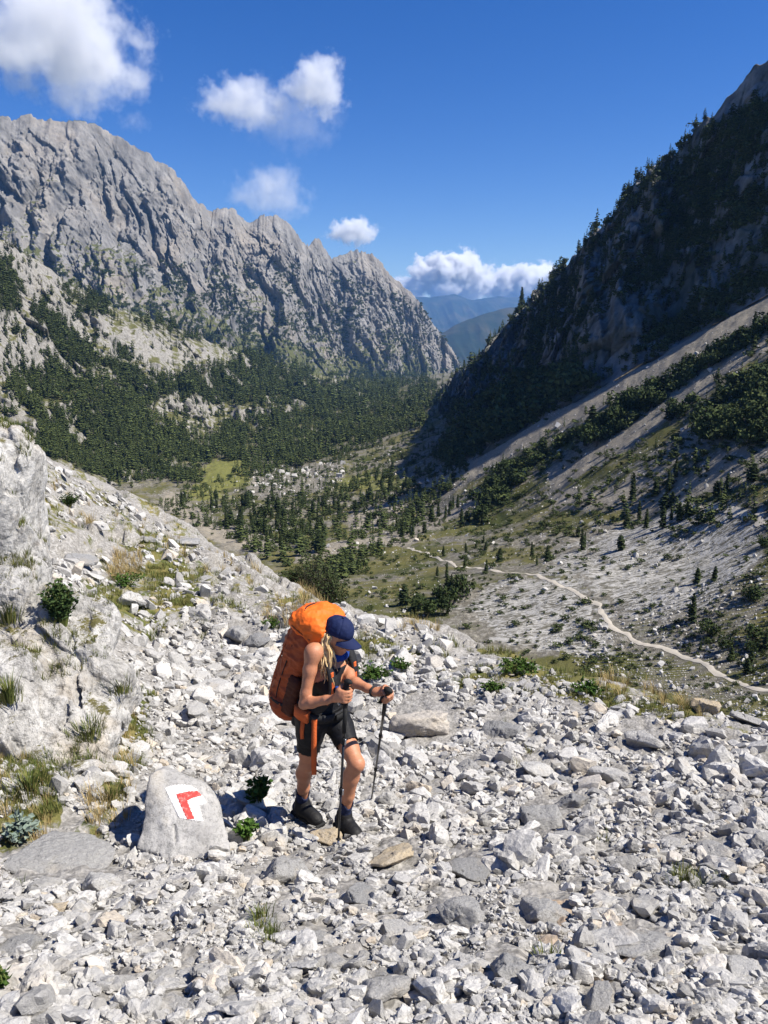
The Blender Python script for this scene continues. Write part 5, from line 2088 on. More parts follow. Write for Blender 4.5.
# ------------------------------------------------------------------ bare rock on the left
OUTC = []
def outcrop(name, boxes, h, amp, seed, label, stretch=(1, 1, .35), k=.10, mats=None, fine=1.0):
    lo = np.min([np.asarray(c) - np.linalg.norm(hf) for c, hf, *_ in boxes], 0) - .12
    hi = np.max([np.asarray(c) + np.linalg.norm(hf) for c, hf, *_ in boxes], 0) + .12
    Q = Field(lo, hi, h)
    for c, hf, rx, ry, rz_ in boxes:
        ax = np.array(Euler((rx, ry, rz_)).to_matrix()).T
        Q.rbox(c, hf, min(hf) * .5, ax, k)
    m = np.abs(Q.F) < .22
    ii = np.argwhere(m)
    g = Q.lo + Q.h * ii
    # bedding dips steeply to the right: broken blocks are long in that direction
    ca, sa = math.cos(stretch[3]), math.sin(stretch[3])
    gr = np.stack([g[:, 0] * ca + g[:, 2] * sa, g[:, 1], -g[:, 0] * sa + g[:, 2] * ca], 1)
    gs = gr * np.array(stretch[:3]) + fbm(g * 2.0, 3, seed=seed + 8)[:, None] * .06
    nz = fbm(g * 1.2, 4, seed=seed) * amp * .9
    nz += facets(gs, .42, seed + 2, 1.0) * amp * .9
    nz += facets(gs, .17, seed + 3, 1.0) * amp * .40 * fine
    nz += facets(gs, .060, seed + 5, 1.0) * amp * .18 * fine
    nz -= sstep(.75, 1.15, ridged(gs * 1.6, 3, seed=seed + 1)) * amp * .8
    Q.F[m] -= nz.astype(np.float32)
    V, F = Q.mesh()
    # keep the largest body only
    parent_ = np.arange(len(V))
    E_ = np.concatenate([F[:, [0, 1]], F[:, [1, 2]], F[:, [2, 3]]])
    lab = np.arange(len(V))
    for _ in range(400):
        a = lab.copy()
        np.minimum.at(lab, E_[:, 0], lab[E_[:, 1]])
        np.minimum.at(lab, E_[:, 1], lab[E_[:, 0]])
        lab = lab[lab]
        if (a == lab).all():
            break
    u, c = np.unique(lab, return_counts=True)
    keep = lab == u[c.argmax()]
    V, F = sub_mesh(V, F, keep)
    V = V + vnormals(V, F) * (fbm(V * 26, 3, seed=seed + 9) * .008 + facets(V, .035, seed + 11) * .004)[:, None] * fine
    o = add(name, make_mesh(name, V, F, False, mats))
    OUTC.append((V, vnormals(V, F)))
    return tag(o, label, "rock outcrop")


m = Mat("weathered_limestone", .92, .15)
n1 = m.noise(1.6, 8, .66)
n2 = m.noise(14, 8, .72)
n3 = m.noise(3.4, 7, .65, m.mapping((1, 1, .3)))
col = m.ramp(n3, [(.28, (.22, .212, .197)), (.46, (.42, .405, .378)), (.68, (.56, .543, .508))])
col = m.mix(m.ramp(n2, [(.36, .8), (.52, 0.0)]), col, (.17, .163, .15))
col = m.mix(m.ramp(n1, [(.53, 0.0), (.70, .55)]), col, (.40, .32, .215))
geo = m.n('ShaderNodeNewGeometry')
sep = m.n('ShaderNodeSeparateXYZ')
m.l(geo.outputs['Normal'], sep.inputs[0])
gk = m.math('ADD', m.math('MULTIPLY', sep.outputs[2], .55), m.math('MULTIPLY_ADD', m.noise(2.3, 7, .72), 2.4, -1.2))
gk = m.ramp(gk, [(.50, 0.0), (.62, 1.0)])
col = m.mix(gk, col, m.mix(n2, (.05, .06, .02), (.17, .14, .055)))
n4 = m.noise(2.6, 9, .72, m.mapping((1.6, 1.2, .45), (0, R_(28), 0)), 1.2)
col = m.mix(m.ramp(n4, [(.476, 0.0), (.492, .7), (.508, 0.0)]), col, (.075, .07, .062))
nb = m.bump(n2, .7, .04, m.bump(n3, .6, .10))
M_weather = m.done(col, nb)
tw = at(-22, 520, 6.3)
outcrop("rock_outcrop", [
    (at(-22, 530, 6.2), (.47, .50, .80), .05, .04, .1),
    (at(-22, 486, 6.3), (.30, .42, .48), 0, .05, .3),
    (at(-52, 560, 6.4), (.45, .50, .85), .1, -.05, .1),
    (at(-8, 598, 6.0), (.42, .45, .42), .1, .1, .3),
], .0145, .070, 401, "tall pale rock tower standing at the picture's left border above the outcrop", (.85, .85, .30, -.15), mats=[M_weather], fine=.45)
outcrop("rock_outcrop", [
    (at(10, 640, 5.9), (.40, .40, .42), .35, .30, .2),
    (at(58, 668, 5.75), (.34, .55, .38), .55, .35, .15),
    (at(84, 715, 5.6), (.27, .45, .34), .6, .30, -.1),
    (at(70, 765, 5.1), (.25, .45, .30), .6, .30, .1),
    (at(98, 745, 5.4), (.12, .30, .20), .5, .2, .1),
    (at(20, 748, 5.05), (.34, .5, .32), .65, .25, .3),
    (at(82, 822, 4.55), (.22, .32, .24), .5, .2, .2),
    (at(-25, 720, 5.1), (.4, .5, .45), .5, .3, .1),
    (at(5, 822, 4.45), (.30, .3, .20), .5, .1, .1),
], .0145, .075, 431, "low weathered grey outcrop with grassy ledges between the tower and the marked boulder", (1.0, .8, .42, .55), mats=[M_weather], fine=.5)
# ------------------------------------------------------------------ what of the terrain is in sight
SURF = {"near": GV, "valley": VV, "range": RG.reshape(-1, 3), "foot": FT.reshape(-1, 3), "dark": DK.reshape(-1, 3)}
ZB = np.full((260, 193), 1e9)
PRJ = {}
for k, V in SURF.items():
    x, y, D = proj(V)
    PRJ[k] = (x, y, D)
    ok = (D > .3) & (x > -2) & (x < 770) & (y > -2) & (y < 1030)
    ix, iy = (x[ok] / 4).astype(int).clip(0, 192), (y[ok] / 4).astype(int).clip(0, 259)
    np.minimum.at(ZB, (iy, ix), D[ok])
# close small holes of the coarse grids
for _ in range(2):
    q = np.pad(ZB, 1, mode='edge')
    nb_ = np.min(np.stack([q[1:-1, :-2], q[1:-1, 2:], q[2:, 1:-1]]), 0)
    ZB = np.where(ZB > 1e8, nb_, ZB)
VIS = {}
for k in SURF:
    x, y, D = PRJ[k]
    ix, iy = (x / 4).astype(int).clip(0, 192), (y / 4).astype(int).clip(0, 259)
    VIS[k] = np.where((D > .3) & (x > -14) & (x < 782) & (y > -10) & (y < 1030) & (D <= ZB[iy, ix] * 1.12 + .3))[0]
    cell = (x[VIS[k]] / 5).astype(int) * 1000 + (y[VIS[k]] / 5).astype(int)
    u, inv, cnt = np.unique(cell, return_inverse=True, return_counts=True)
    VIS[k] = (VIS[k], 1.0 / cnt[inv])


def pick(surf, n, weight, r):
    """n points of a terrain, evenly spread over what is seen of it, times weight(px, py, P)"""
    idx, w_ = VIS[surf]
    x, y, D = PRJ[surf]
    w_ = w_ * np.clip(weight(x[idx], y[idx], SURF[surf][idx]), 0, None)
    if w_.sum() <= 0:
        return np.zeros((0, 3)), np.zeros(0), np.zeros(0), np.zeros(0)
    n = min(n, int((w_ > 0).sum()))
    c = r.choice(idx, size=n, replace=False, p=w_ / w_.sum())
    return SURF[surf][c], x[c], y[c], D[c]


# ------------------------------------------------------------------ trees
def foliage(name, dark, light, per_obj):
    m = Mat(name, .85, .15)
    geo = m.n('ShaderNodeNewGeometry')
    rnd = geo.outputs['Random Per Island']
    col = m.ramp(rnd, [(0.0, dark), (.7, tuple(.5 * (a + b) for a, b in zip(dark, light))), (1.0, light)])
    if per_obj:
        oi = m.n('ShaderNodeObjectInfo')
        col = m.mix(m.math('MULTIPLY', oi.outputs['Random'], .45), col, tuple(x * .55 for x in dark))
    else:
        col = m.mix(m.ramp(m.noise(.014, 5, .65), [(.42, 0.0), (.62, .75)]), col, m.mix(rnd, tuple(x * 1.1 for x in dark), tuple(x * 1.35 for x in light)))
    return m.done(col)


M_pine = foliage("pine_foliage", (.021, .033, .012), (.068, .088, .027), True)
M_forest = foliage("forest_foliage", (.024, .037, .013), (.082, .100, .030), False)
M_leaf = foliage("broad_foliage", (.026, .042, .012), (.075, .100, .030), True)
m = Mat("bark", .95, .1)
M_bark = m.done(m.mix(m.noise(6, 5, .7), (.06, .045, .035), (.14, .115, .095)))


def conifer(seed, nb, width=.22, spray=2, oval=.0, low=.06):
    """unit-height crown: drooping, uneven branches of needle sprays round a trunk"""
    r = np.random.default_rng(seed)
    V, F = [], []
    lean = r.normal(size=2) * .02

    def tri(a, b, c):
        k = len(V)
        V.extend([a, b, c])
        F.append([k, k + 1, k + 2])
    for i in range(nb):
        t = low + (1 - low) * ((i + r.uniform(0, 1)) / nb) ** .85
        prof = (1 - t) ** .75 * (1 - oval) + oval * math.sqrt(max(0, 1 - ((t - .42) / .60) ** 2))
        L = width * (prof + .03) * r.uniform(.65, 1.25)
        a = i * 2.39996 + r.uniform(-.4, .4)
        d = np.array([math.cos(a), math.sin(a), 0])
        s = np.array([-d[1], d[0], 0])
        base = np.array([lean[0] * t, lean[1] * t, t])
        tip = base + d * L + np.array([0, 0, r.uniform(-.05, .02) * (1 - t) - L * .1])
        wd = L * r.uniform(.35, .6) + .012
        mid = base * .45 + tip * .55
        up_ = np.array([0, 0, r.uniform(.012, .035) + L * .10])
        k = len(V)
        V.extend([base + up_, mid + s * wd + up_ * .2, tip, mid - s * wd + up_ * .2, mid - up_ * 1.1])
        F.extend([[k, k + 1, k + 2], [k, k + 2, k + 3], [k, k + 4, k + 1], [k, k + 3, k + 4], [k + 1, k + 4, k + 2], [k + 2, k + 4, k + 3]])
        for _ in range(spray):
            q = base + (tip - base) * r.uniform(.4, 1.0) + s * r.uniform(-wd, wd) * .8
            e = r.normal(size=(3, 3)) * .022
            tri(q + e[0], q + e[1] + d * .02, q + e[2] + np.array([0, 0, .028]))
    k = len(V)
    V.extend([np.array([.02, 0, .93]), np.array([-.012, .018, .93]), np.array([-.012, -.018, .93]), np.array([lean[0], lean[1], 1.03])])
    F.extend([[k, k + 1, k + 3], [k + 1, k + 2, k + 3], [k + 2, k, k + 3]])
    return np.array(V), np.array(F)


def bushy(seed, n, h=1.0, w_=.55, leaf=.10, low=.0):
    """crown of many leaf clumps spread through an uneven volume"""
    r = np.random.default_rng(seed)
    lobes = [(r.normal(size=2) * w_ * .42, r.uniform(.35, .75), r.uniform(.26, .42)) for _ in range(7)]
    V, F = [], []
    for i in range(n):
        (lx, ly), lz, lr = lobes[r.integers(0, 7)]
        d = r.normal(size=3)
        d /= np.linalg.norm(d)
        p = np.array([lx, ly, lz * h]) + d * lr * r.uniform(.55, 1.08) * np.array([1, 1, .95 * h])
        p[2] = max(p[2], low)
        e = r.normal(size=(4, 3)) * leaf * .6
        n_ = unit(d + r.normal(size=3) * .6)
        a = unit(np.cross(n_, r.normal(size=3)))
        b = np.cross(n_, a)
        l1, l2 = leaf * r.uniform(.7, 1.3), leaf * r.uniform(.45, .8)
        k = len(V)
        V.extend([p - a * l1, p + b * l2 + n_ * leaf * .2, p + a * l1, p - b * l2 + n_ * leaf * .2])
        F.extend([[k, k + 1, k + 2], [k, k + 2, k + 3]])
    return np.array(V), np.array(F)


def trunk_mesh(h=1.0, r0=.022, seed=0, branches=0):
    r = np.random.default_rng(seed)
    pts = np.array([[0, 0, -.05], [.004, 0, .25], [0, .004, .6], [0, 0, h]])
    V, F = tube(pts, [r0 * 1.25, r0, r0 * .65, r0 * .12], 6, 10)
    S = Soup()
    S.put(V, F)
    for k in range(branches):
        a = k * 2.4
        z = r.uniform(.18, .6)
        V, F = tube(np.array([[0, 0, z], [math.cos(a) * .12, math.sin(a) * .12, z + .10], [math.cos(a) * .24, math.sin(a) * .24, z + .22]]), [r0 * .5, r0 * .35, r0 * .1], 5, 5)
        S.put(V, F)
    return S.mesh("trunk", [M_bark], True)


PINES = [make_mesh("crown", *conifer(500 + k, [70, 60, 80, 55, 64][k % 5], [.20, .25, .17, .28, .23][k % 5], 3, [.0, .45, .1, .7, .3][k % 5]), False, [M_pine]) for k in range(10)]
ROUND = [make_mesh("crown", *bushy(600 + k, 420, 1.0, .55, .075), False, [M_leaf]) for k in range(6)]
TRUNK = trunk_mesh(.95, .020, 1)
TRUNKR = trunk_mesh(.75, .030, 2, 6)


def plant_tree(P, h, kind, t, label, group, wide=1.0, r=random):
    o = bpy.data.objects.new("pine_tree" if kind == "pine" else "leafy_tree", None)
    COL.objects.link(o)
    o.location = P
    o.empty_display_size = .5
    o.rotation_euler = (r.uniform(-.04, .04), r.uniform(-.04, .04), r.uniform(0, 6.28))
    o.scale = (h * wide, h * wide, h)
    tag(o, label, "tree", group)
    add("crown", (PINES[t % 10] if kind == "pine" else ROUND[t % 6]), o)
    add("trunk", TRUNK if kind == "pine" else TRUNKR, o)
    return o


def nearest_point(surf, px, py):
    idx, _ = VIS[surf]
    x, y, D = PRJ[surf]
    i = idx[np.argmin((x[idx] - px) ** 2 + (y[idx] - py) ** 2)]
    return SURF[surf][i], float(D[i])


CH1 = [(330, 540), (360, 525), (395, 505), (470, 465), (551, 421), (600, 394), (640, 371), (700, 338), (800, 283)]
CH2 = [(560, 475), (590, 458), (640, 425), (700, 378), (768, 340), (830, 300)]


def off_chute(x, y):
    """keep crowns (drawn upwards from the foot) off the bare scree bands"""
    return (seg_dist(x, y, CH1) > 7) & (seg_dist(x, y - 11, CH1) > 9) & (seg_dist(x, y - 20, CH1) > 5) & (seg_dist(x, y - 6, CH2) > 9)


TRAIL = [(408, 548), (430, 556), (465, 567), (500, 571), (532, 575), (560, 586), (584, 596), (599, 606), (603, 617), (620, 632), (640, 643), (662, 650), (690, 660), (715, 672), (740, 684), (775, 694)]
TRAIL2 = [(680, 502), (696, 507), (716, 507), (736, 511), (750, 518), (775, 528)]


def off_trail(x, y):
    return (seg_dist(x, y, TRAIL) > 4.5) & (seg_dist(x, y, TRAIL2) > 4)


def settle(entries):
    """one label per thing: things that would read alike are told apart by their order from left to right"""
    by = {}
    for o, lab, x, y in entries:
        by.setdefault(lab, []).append((x, y, o))
    for lab, v in by.items():
        v.sort(key=lambda q: q[0])
        for i, (x, y, o) in enumerate(v):
            if len(v) == 1:
                o["label"] = lab
            elif i == 0:
                o["label"] = lab + ", leftmost such"
            elif i == len(v) - 1:
                o["label"] = lab + ", rightmost such"
            elif len(v) == 3:
                o["label"] = lab + ", middle one"
            else:
                o["label"] = lab + ", " + ["second", "third", "fourth", "fifth", "sixth", "seventh", "eighth", "ninth"][min(i - 1, 7)] + " from left"


r4 = np.random.default_rng(404)
TREES = [  # surface, px, py of the foot, height px, kind, label
    ("valley", 692, 622, 30, "pine", "lone dark pine beside the trail on the stony slope, tallest below the path"),
    ("valley", 697, 582, 16, "pine", "small dark pine above the lone pine with a long shadow on scree"),
    ("valley", 633, 502, 28, "pine", "slender dark pine standing alone on the upper scree, taller than its neighbours"),
    ("valley", 626, 527, 14, "pine", "little rounded pine just under the slender tall pine"),
    ("valley", 547, 562, 17, "pine", "single small pine right above the bend of the pale trail"),
    ("valley", 584, 547, 15, "pine", "short pine on the edge of the striped heath slope"),
    ("valley", 729, 650, 14, "leafy", "low round bush beside the trail near the lone dark pine"),
    ("valley", 750, 600, 18, "leafy", "round green bush above the trail near the picture's right edge"),
    ("valley", 752, 642, 18, "leafy", "broad dark bush under the round green bush at the right edge"),
    ("valley", 760, 548, 14, "leafy", "flat dark bush high on the slope at the right edge"),
    ("valley", 668, 492, 22, "pine", "pine at the middle of a short row of three on the scree"),
    ("valley", 656, 496, 18, "pine", "lower-left pine of a short row of three on the scree"),
    ("valley", 676, 478, 20, "pine", "upper-right pine of a short row of three on the scree"),
    ("valley", 715, 496, 16, "pine", "small pine where the upper trail turns on the slope"),
    ("valley", 727, 492, 18, "pine", "twin pine leaning beside the upper trail turn"),
    ("dark", 520, 308, 20, "pine", "lone pine silhouetted against the clouds on the dark skyline"),
    ("dark", 563, 274, 15, "pine", "skyline pine just above the lone cloud-backed pine on the dark ridge"),
]
for k, (sf, px, py, hp, kd, lab) in enumerate(TREES):
    P, D = nearest_point(sf, px, py)
    plant_tree(P - np.array([0, 0, .1]), hp * D / FPX / .97, kd, k, lab, None, 1.0 if kd == "pine" else 1.25)

ZONES = [  # polygon, count, kind weights (pine share), height range m, words
    ([(430, 615), (452, 580), (462, 568), (468, 600), (450, 618), (405, 615), (400, 600)], 13, .55, (3.0, 5.5), "in the clump under the trail start"),
    ([(480, 500), (500, 458), (560, 432), (640, 388), (700, 348), (768, 312), (782, 345), (702, 385), (690, 412), (640, 440), (600, 452), (560, 447), (522, 480), (500, 505)], 100, .5, (4, 8), "in the band between scree chutes"),
    ([(690, 430), (730, 385), (782, 360), (782, 445), (740, 447), (700, 440)], 30, .35, (3.5, 7), "in the bushy right border patch"),
    ([(470, 500), (500, 510), (480, 530), (440, 530), (400, 545), (440, 505)], 20, .8, (3.5, 7), "beside the gully below the band"),
    ([(330, 490), (400, 470), (440, 490), (400, 540), (330, 560), (290, 540), (280, 510)], 52, .95, (4, 8.5), "on the scree slope's open foot"),
    ([(170, 500), (250, 490), (300, 500), (290, 530), (240, 535), (190, 515)], 34, .95, (5, 9), "on the flat pale valley floor"),
    ([(400, 560), (520, 535), (560, 590), (430, 580)], 12, .9, (2.0, 4), "on turf around the trail"),
    ([(560, 540), (680, 500), (782, 470), (782, 500), (690, 520), (600, 560)], 14, .85, (2.5, 5), "on the upper striped slope"),
    ([(640, 600), (782, 560), (782, 690), (700, 655)], 10, .6, (1.4, 3), "on the right border boulder slope"),
    ([(250, 520), (330, 500), (330, 560), (250, 560)], 26, .95, (3.5, 7.5), "on the grassy spur below scree"),
]
n_t = 0
SET_T = []
WORD_P = ["slim", "full", "narrow", "broad", "ragged"]
for poly, n, share, (h0, h1), words_ in ZONES:
    P, x, y, D = pick("valley", n, lambda a, b, c: in_poly(a, b, poly) * off_chute(a, b) * np.where(fbm(c / 12.0, 3, seed=845) > -.12, 1, .12), r4)
    o_ = np.argsort(x)
    ymid = np.median(y)
    for j, i in enumerate(o_):
        h = r4.uniform(h0, h1)
        pine = r4.random() < share
        t = int(r4.integers(0, 10))
        third = ["left end", "centre", "right end"][min(2, 3 * j // max(1, len(o_)))]
        size = "tall" if h > h0 + .62 * (h1 - h0) else "short" if h < h0 + .3 * (h1 - h0) else "mid-sized"
        lab = f"{size} {WORD_P[t % 5] if pine else 'rounded'} {'pine' if pine else 'leafy tree'} {words_}, {'upper' if y[i] < ymid else 'lower'} {third}"
        SET_T.append((None, lab, x[i], y[i]))
        o = plant_tree(P[i] - np.array([0, 0, .15]), h, "pine" if pine else "leafy", t, lab, "scattered trees on the valley slopes", r4.uniform(.85, 1.25))
        SET_T[-1] = (o, lab, x[i], y[i])
        n_t += 1
settle(SET_T)
settle(SET_R)

# the woods: far more trees than anyone would count
LOT = [conifer(700 + k, 24, [.19, .23, .16, .26][k % 4], 0, [.0, .4, .1, .7][k % 4]) for k in range(8)]
LOB = [bushy(750 + k, 84, .85, .5, .135) for k in range(5)]
for k in range(8):
    V, F = LOT[k]
    tv, tf = tube(np.array([[0, 0, -.12], [0, 0, .5]]), [.03, .015], 4, cap=False)
    LOT[k] = (np.concatenate([V, tv]), np.concatenate([F, np.concatenate([tf[0][:, [0, 1, 2]], tf[0][:, [0, 2, 3]]]) + len(V)]))


def wood(name, label, picks):
    S = Soup()
    for P, h, tmpl, wide in picks:
        if not len(P):
            continue
        n = len(P)
        which = r4.integers(0, len(tmpl), n)
        R = rotz(r4.uniform(0, 6.28, n))
        wd = r4.uniform(.8, 1.25, n) * wide
        for t in range(len(tmpl)):
            i = np.where(which == t)[0]
            if len(i):
                sc3 = np.stack([h[i] * wd[i], h[i] * wd[i], h[i]], 1)
                V, F = batch(tmpl[t][0], tmpl[t][1], R[i] * sc3[:, None, :], P[i])
                S.put(V, F)
    o = tag(add(name, S.mesh(name, [M_forest], False)), label=label, kind='stuff')
    return o


w_dense = wooded


def w_sparse(x, y, P):
    n = fbm(P / 60.0, 3, seed=802)
    return np.where(n > .02, 1, .12) * (~inside_any(F_A + F_B, x, y) | inside_any(GAP, x, y)) * (y > 235) * (x < 440)


pk = []
for sf, n in (("foot", 6500), ("valley", 3600), ("range", 300)):
    P, x, y, D = pick(sf, n, w_dense, r4)
    k = r4.random(len(P)) < .8
    pk.append((P[k], np.clip(r4.normal(11.5, 3.8, k.sum()), 4, 21) * np.clip(D[k] / 1000, .62, 1.5), LOT, 1.0))
    pk.append((P[~k], np.clip(r4.normal(8, 2.5, (~k).sum()), 4, 13) * np.clip(D[~k] / 1000, .62, 1.5), LOB, 1.0))
P, x, y, D = pick("foot", 620, w_sparse, r4)
pk.append((P, np.clip(r4.normal(7, 2.6, len(P)), 2.5, 13), LOT, 1.25))
wood("forest", "dense dark pine forest over the foothills and the valley bottom", pk)


def w_dark(x, y, P):
    n = fbm(P / 34.0, 3, seed=803)
    rock = inside_any([[(640, 300), (700, 255), (768, 225), (768, 275), (700, 300), (660, 330)], [(560, 350), (620, 300), (640, 320), (600, 370)], [(480, 350), (520, 330), (530, 350), (500, 370)]], x + n * 20, y + n * 14)
    return np.where(n > -.06, 1.0, .12) * np.where(rock, .12, 1.0) * np.where(in_poly(x, y, [(690, 140), (720, 100), (782, 40), (782, 85), (735, 115)]) | ((x > 715) & (y < 105)), 0.0, 1)


pk = []
P, x, y, D = pick("dark", 3300, lambda a, b, c: w_dark(a, b, c) * off_chute(a, b), r4)
k = r4.random(len(P)) < .76
pk.append((P[k], np.clip(r4.normal(5.9, 2.1, k.sum()), 2.5, 13) * np.clip(D[k] / 480, .8, 1.5), LOT, 1.25))
pk.append((P[~k], np.clip(r4.normal(3.9, 1.3, (~k).sum()), 1.5, 7) * np.clip(D[~k] / 480, .8, 1.5), LOB, 1.05))
P, x, y, D = pick("dark", 500, lambda a, b, c: np.exp(-((c[:, 2] * 0 + 1)) * 0) * (np.random.default_rng(3).random(len(a)) < .5) * w_dark(a, b, c), r4)
pk.append((P, np.clip(r4.normal(3.2, 1.0, len(P)), 1.5, 6), LOB, 1.2))
wf = [[(438, 458), (470, 412), (520, 380), (562, 372), (597, 388), (562, 416), (500, 446), (452, 468)]]
P, x, y, D = pick("valley", 420, lambda a, b, c: inside_any(wf, a, b) * off_chute(a, b) * 1.0, r4)
pk.append((P, r4.uniform(6, 11, len(P)), LOT, 1.1))
P, x, y, D = pick("dark", 300, lambda a, b, c: inside_any(wf, a, b) * off_chute(a, b) * 1.0, r4)
pk.append((P, r4.uniform(6, 11, len(P)), LOB, 1.2))
wood("mountain_forest", "dark pine forest clinging to the steep shaded mountain", pk)

# what is left of the scattered trees and low shrubs of the valley, and shrubs on the ledges of the range
pk = []
P, x, y, D = pick("valley", 330, lambda a, b, c: inside_any([ZONES[1][0], ZONES[2][0]], a, b) * off_chute(a, b) * np.where(fbm(c / 14.0, 3, seed=804) > -.1, 1, .1), r4)
pk.append((P, r4.uniform(2.2, 5, len(P)), LOB, 1.2))
spread_ = [(150, 505), (250, 470), (345, 445), (430, 425), (470, 470), (400, 545), (330, 590), (270, 560), (200, 530)]
P, x, y, D = pick("valley", 1500, lambda a, b, c: inside_any([spread_], a, b) * np.where(fbm(c / 30.0, 3, seed=805) > -.05, 1, .15), r4)
k = r4.random(len(P)) < .6
pk.append((P[k], r4.uniform(2.0, 7.0, k.sum()), LOT, 1.2))
pk.append((P[~k], r4.uniform(1.0, 3.2, (~k).sum()), LOB, 1.4))
P, x, y, D = pick("valley", 2500, lambda a, b, c: (a > 240) * (b > 400) * off_chute(a, b) * off_trail(a, b) * np.where(fbm(c / 20.0, 4, seed=808) > -.02, 1, .1) * (1 - .75 * in_poly(a, b, [(450, 610), (520, 570), (600, 520), (768, 500), (768, 580), (620, 650), (520, 660)])), r4)
pk.append((P, r4.uniform(.25, .8, len(P)) * np.clip(D / 130, .7, 4), LOB, 1.3))
P, x, y, D = pick("valley", 340, lambda a, b, c: (a > 380) * (b > 430) * np.where(fbm(c / 16.0, 3, seed=806) > .05, 1, .06), r4)
pk.append((P, r4.uniform(.3, 1.3, len(P)) * np.clip(D / 140, .6, 3), LOB, 1.5))
P, x, y, D = pick("valley", 420, lambda a, b, c: (a > 400) * (b > 320) * (b < 530) * (seg_dist(a, b - 5, CH1) > 5) * np.where(fbm(c * np.array([.02, .09, 0]), 3, seed=815) > .0, 1, .1), r4)
k = r4.random(len(P)) < .5
pk.append((P[k], r4.uniform(1.6, 4.5, k.sum()), LOT, 1.25))
pk.append((P[~k], r4.uniform(.8, 2.4, (~k).sum()), LOB, 1.3))
P, x, y, D = pick("range", 2600, lambda a, b, c: (b > 250) * (b > 262 + .30 * np.clip(a - 290, 0, 200)) * np.where(fbm(c / 110.0, 4, seed=807) > .0, 1, .05) * sstep(200, 330, b), r4)
pk.append((P, r4.uniform(5, 11, len(P)), LOB, 1.3))
wood("shrubbery", "low dwarf pines and shrubs dotted over valley floor and cliff ledges", pk)

# ------------------------------------------------------------------ boulders strewn over the valley
M_vstone = stone_material("valley_limestone", True)
S_ = Soup()
for poly, n, s0 in (([(540, 640), (640, 600), (782, 560), (782, 730), (700, 700), (600, 680)], 4200, 1.1), ([(400, 480), (782, 300), (782, 560), (560, 600), (420, 640), (300, 600)], 6000, .8),
                    ([(250, 470), (345, 462), (340, 490), (245, 500)], 300, 1.8), ([(150, 490), (400, 440), (420, 560), (260, 560)], 900, 1.1)):
    P, x, y, D = pick("valley", n, lambda a, b, c: in_poly(a, b, poly) * off_trail(a, b) * np.where(fbm(c / 9.0, 3, seed=811) > .0, 1, .25), r4)
    s = np.minimum(s0 * (1 - r4.random(len(P))) ** (-1 / 2.4), 9) * D / FPX * .5
    R = rand_rot(len(P), r4) * (s[:, None] * r4.uniform(.6, 1.2, (len(P), 3)))[:, None, :]
    which = r4.integers(0, len(SMALL), len(P))
    P = P + np.array([0, 0, 1.0]) * (s * .2)[:, None]
    for t in range(len(SMALL)):
        i = np.where(which == t)[0]
        if len(i):
            S_.put(*batch(SMALL[t][0], SMALL[t][1], R[i], P[i]))
tag(add("rubble", S_.mesh("rubble", [M_vstone], False)), label="pale boulders and rubble strewn over the valley slopes", kind='stuff')


# ------------------------------------------------------------------ the trail down there
def ribbon(name, pts, width, mat, lift=.05):
    C = []
    for px, py in pts:
        C.append(nearest_point("valley", px, py)[0])
    C = resample(np.array(C), 260)
    C[:, :2] += np.stack([fbm(np.c_[np.arange(260) / 14., np.zeros(260), np.zeros(260)], 3, seed=821), fbm(np.c_[np.arange(260) / 14., np.ones(260) * 7, np.zeros(260)], 3, seed=822)], 1) * .9
    T = np.gradient(C[:, :2], axis=0)
    T /= np.linalg.norm(T, axis=1)[:, None]
    S = np.c_[-T[:, 1], T[:, 0]]
    wv_ = width * (1 + .9 * fbm(np.c_[np.arange(260) / 5., np.zeros(260), np.zeros(260)], 3, seed=823))
    ks = np.linspace(-1, 1, 5)
    V = np.concatenate([np.c_[C[:, :2] + S * (wv_ * k / 2)[:, None], np.zeros(260)][:, None] for k in ks], 1)
    V[..., 2] = H_val(V[..., 0].ravel(), V[..., 1].ravel()).reshape(260, 5)
    V[..., 2] = np.maximum(V[..., 2], V[:, 2:3, 2] - .6) + lift + (1 - np.abs(ks))[None] * .05
    V = V.reshape(-1, 3)
    tag(add(name, make_mesh(name, V, grid_faces(260, 5)[:, ::-1], True, [mat])), kind='structure')


m = Mat("trodden_gravel", .95, .05)
M_trail = m.done(m.mix(m.noise(1.2, 6, .7), (.33, .295, .235), (.54, .495, .42)))
ribbon("trail_path", TRAIL, .85, M_trail)
ribbon("upper_trail_path", TRAIL2, 1.5, M_trail, .14)
# ------------------------------------------------------------------ grass and small plants on our slope
def blade_tuft(seed, n, h, spread, width, bend):
    r = np.random.default_rng(seed)
    V, F = [], []
    for i in range(n):
        a = r.uniform(0, 6.28)
        d = np.array([math.cos(a), math.sin(a), 0])
        s = np.array([-d[1], d[0], 0])
        b = d * r.uniform(0, spread) + np.array([0, 0, -.01])
        hh = h * r.uniform(.5, 1.15)
        bd = bend * r.uniform(.3, 1.3)
        m1 = b + np.array([0, 0, hh * .6]) + d * hh * bd * .35
        t = b + np.array([0, 0, hh]) + d * hh * bd
        w_ = width * r.uniform(.7, 1.3)
        k = len(V)
        V.extend([b - s * w_, b + s * w_, m1 + s * w_ * .7, m1 - s * w_ * .7, t])
        F.extend([[k, k + 1, k + 2], [k, k + 2, k + 3], [k + 3, k + 2, k + 4]])
    return np.array(V), np.array(F)


def grass_mat(name, stops):
    m = Mat(name, .8, .2)
    geo = m.n('ShaderNodeNewGeometry')
    col = m.ramp(geo.outputs['Random Per Island'], stops)
    n = m.noise(.9, 4, .6)
    return m.done(m.mix(m.ramp(n, [(.45, 0.0), (.68, .35)]), col, (.20, .155, .065)))


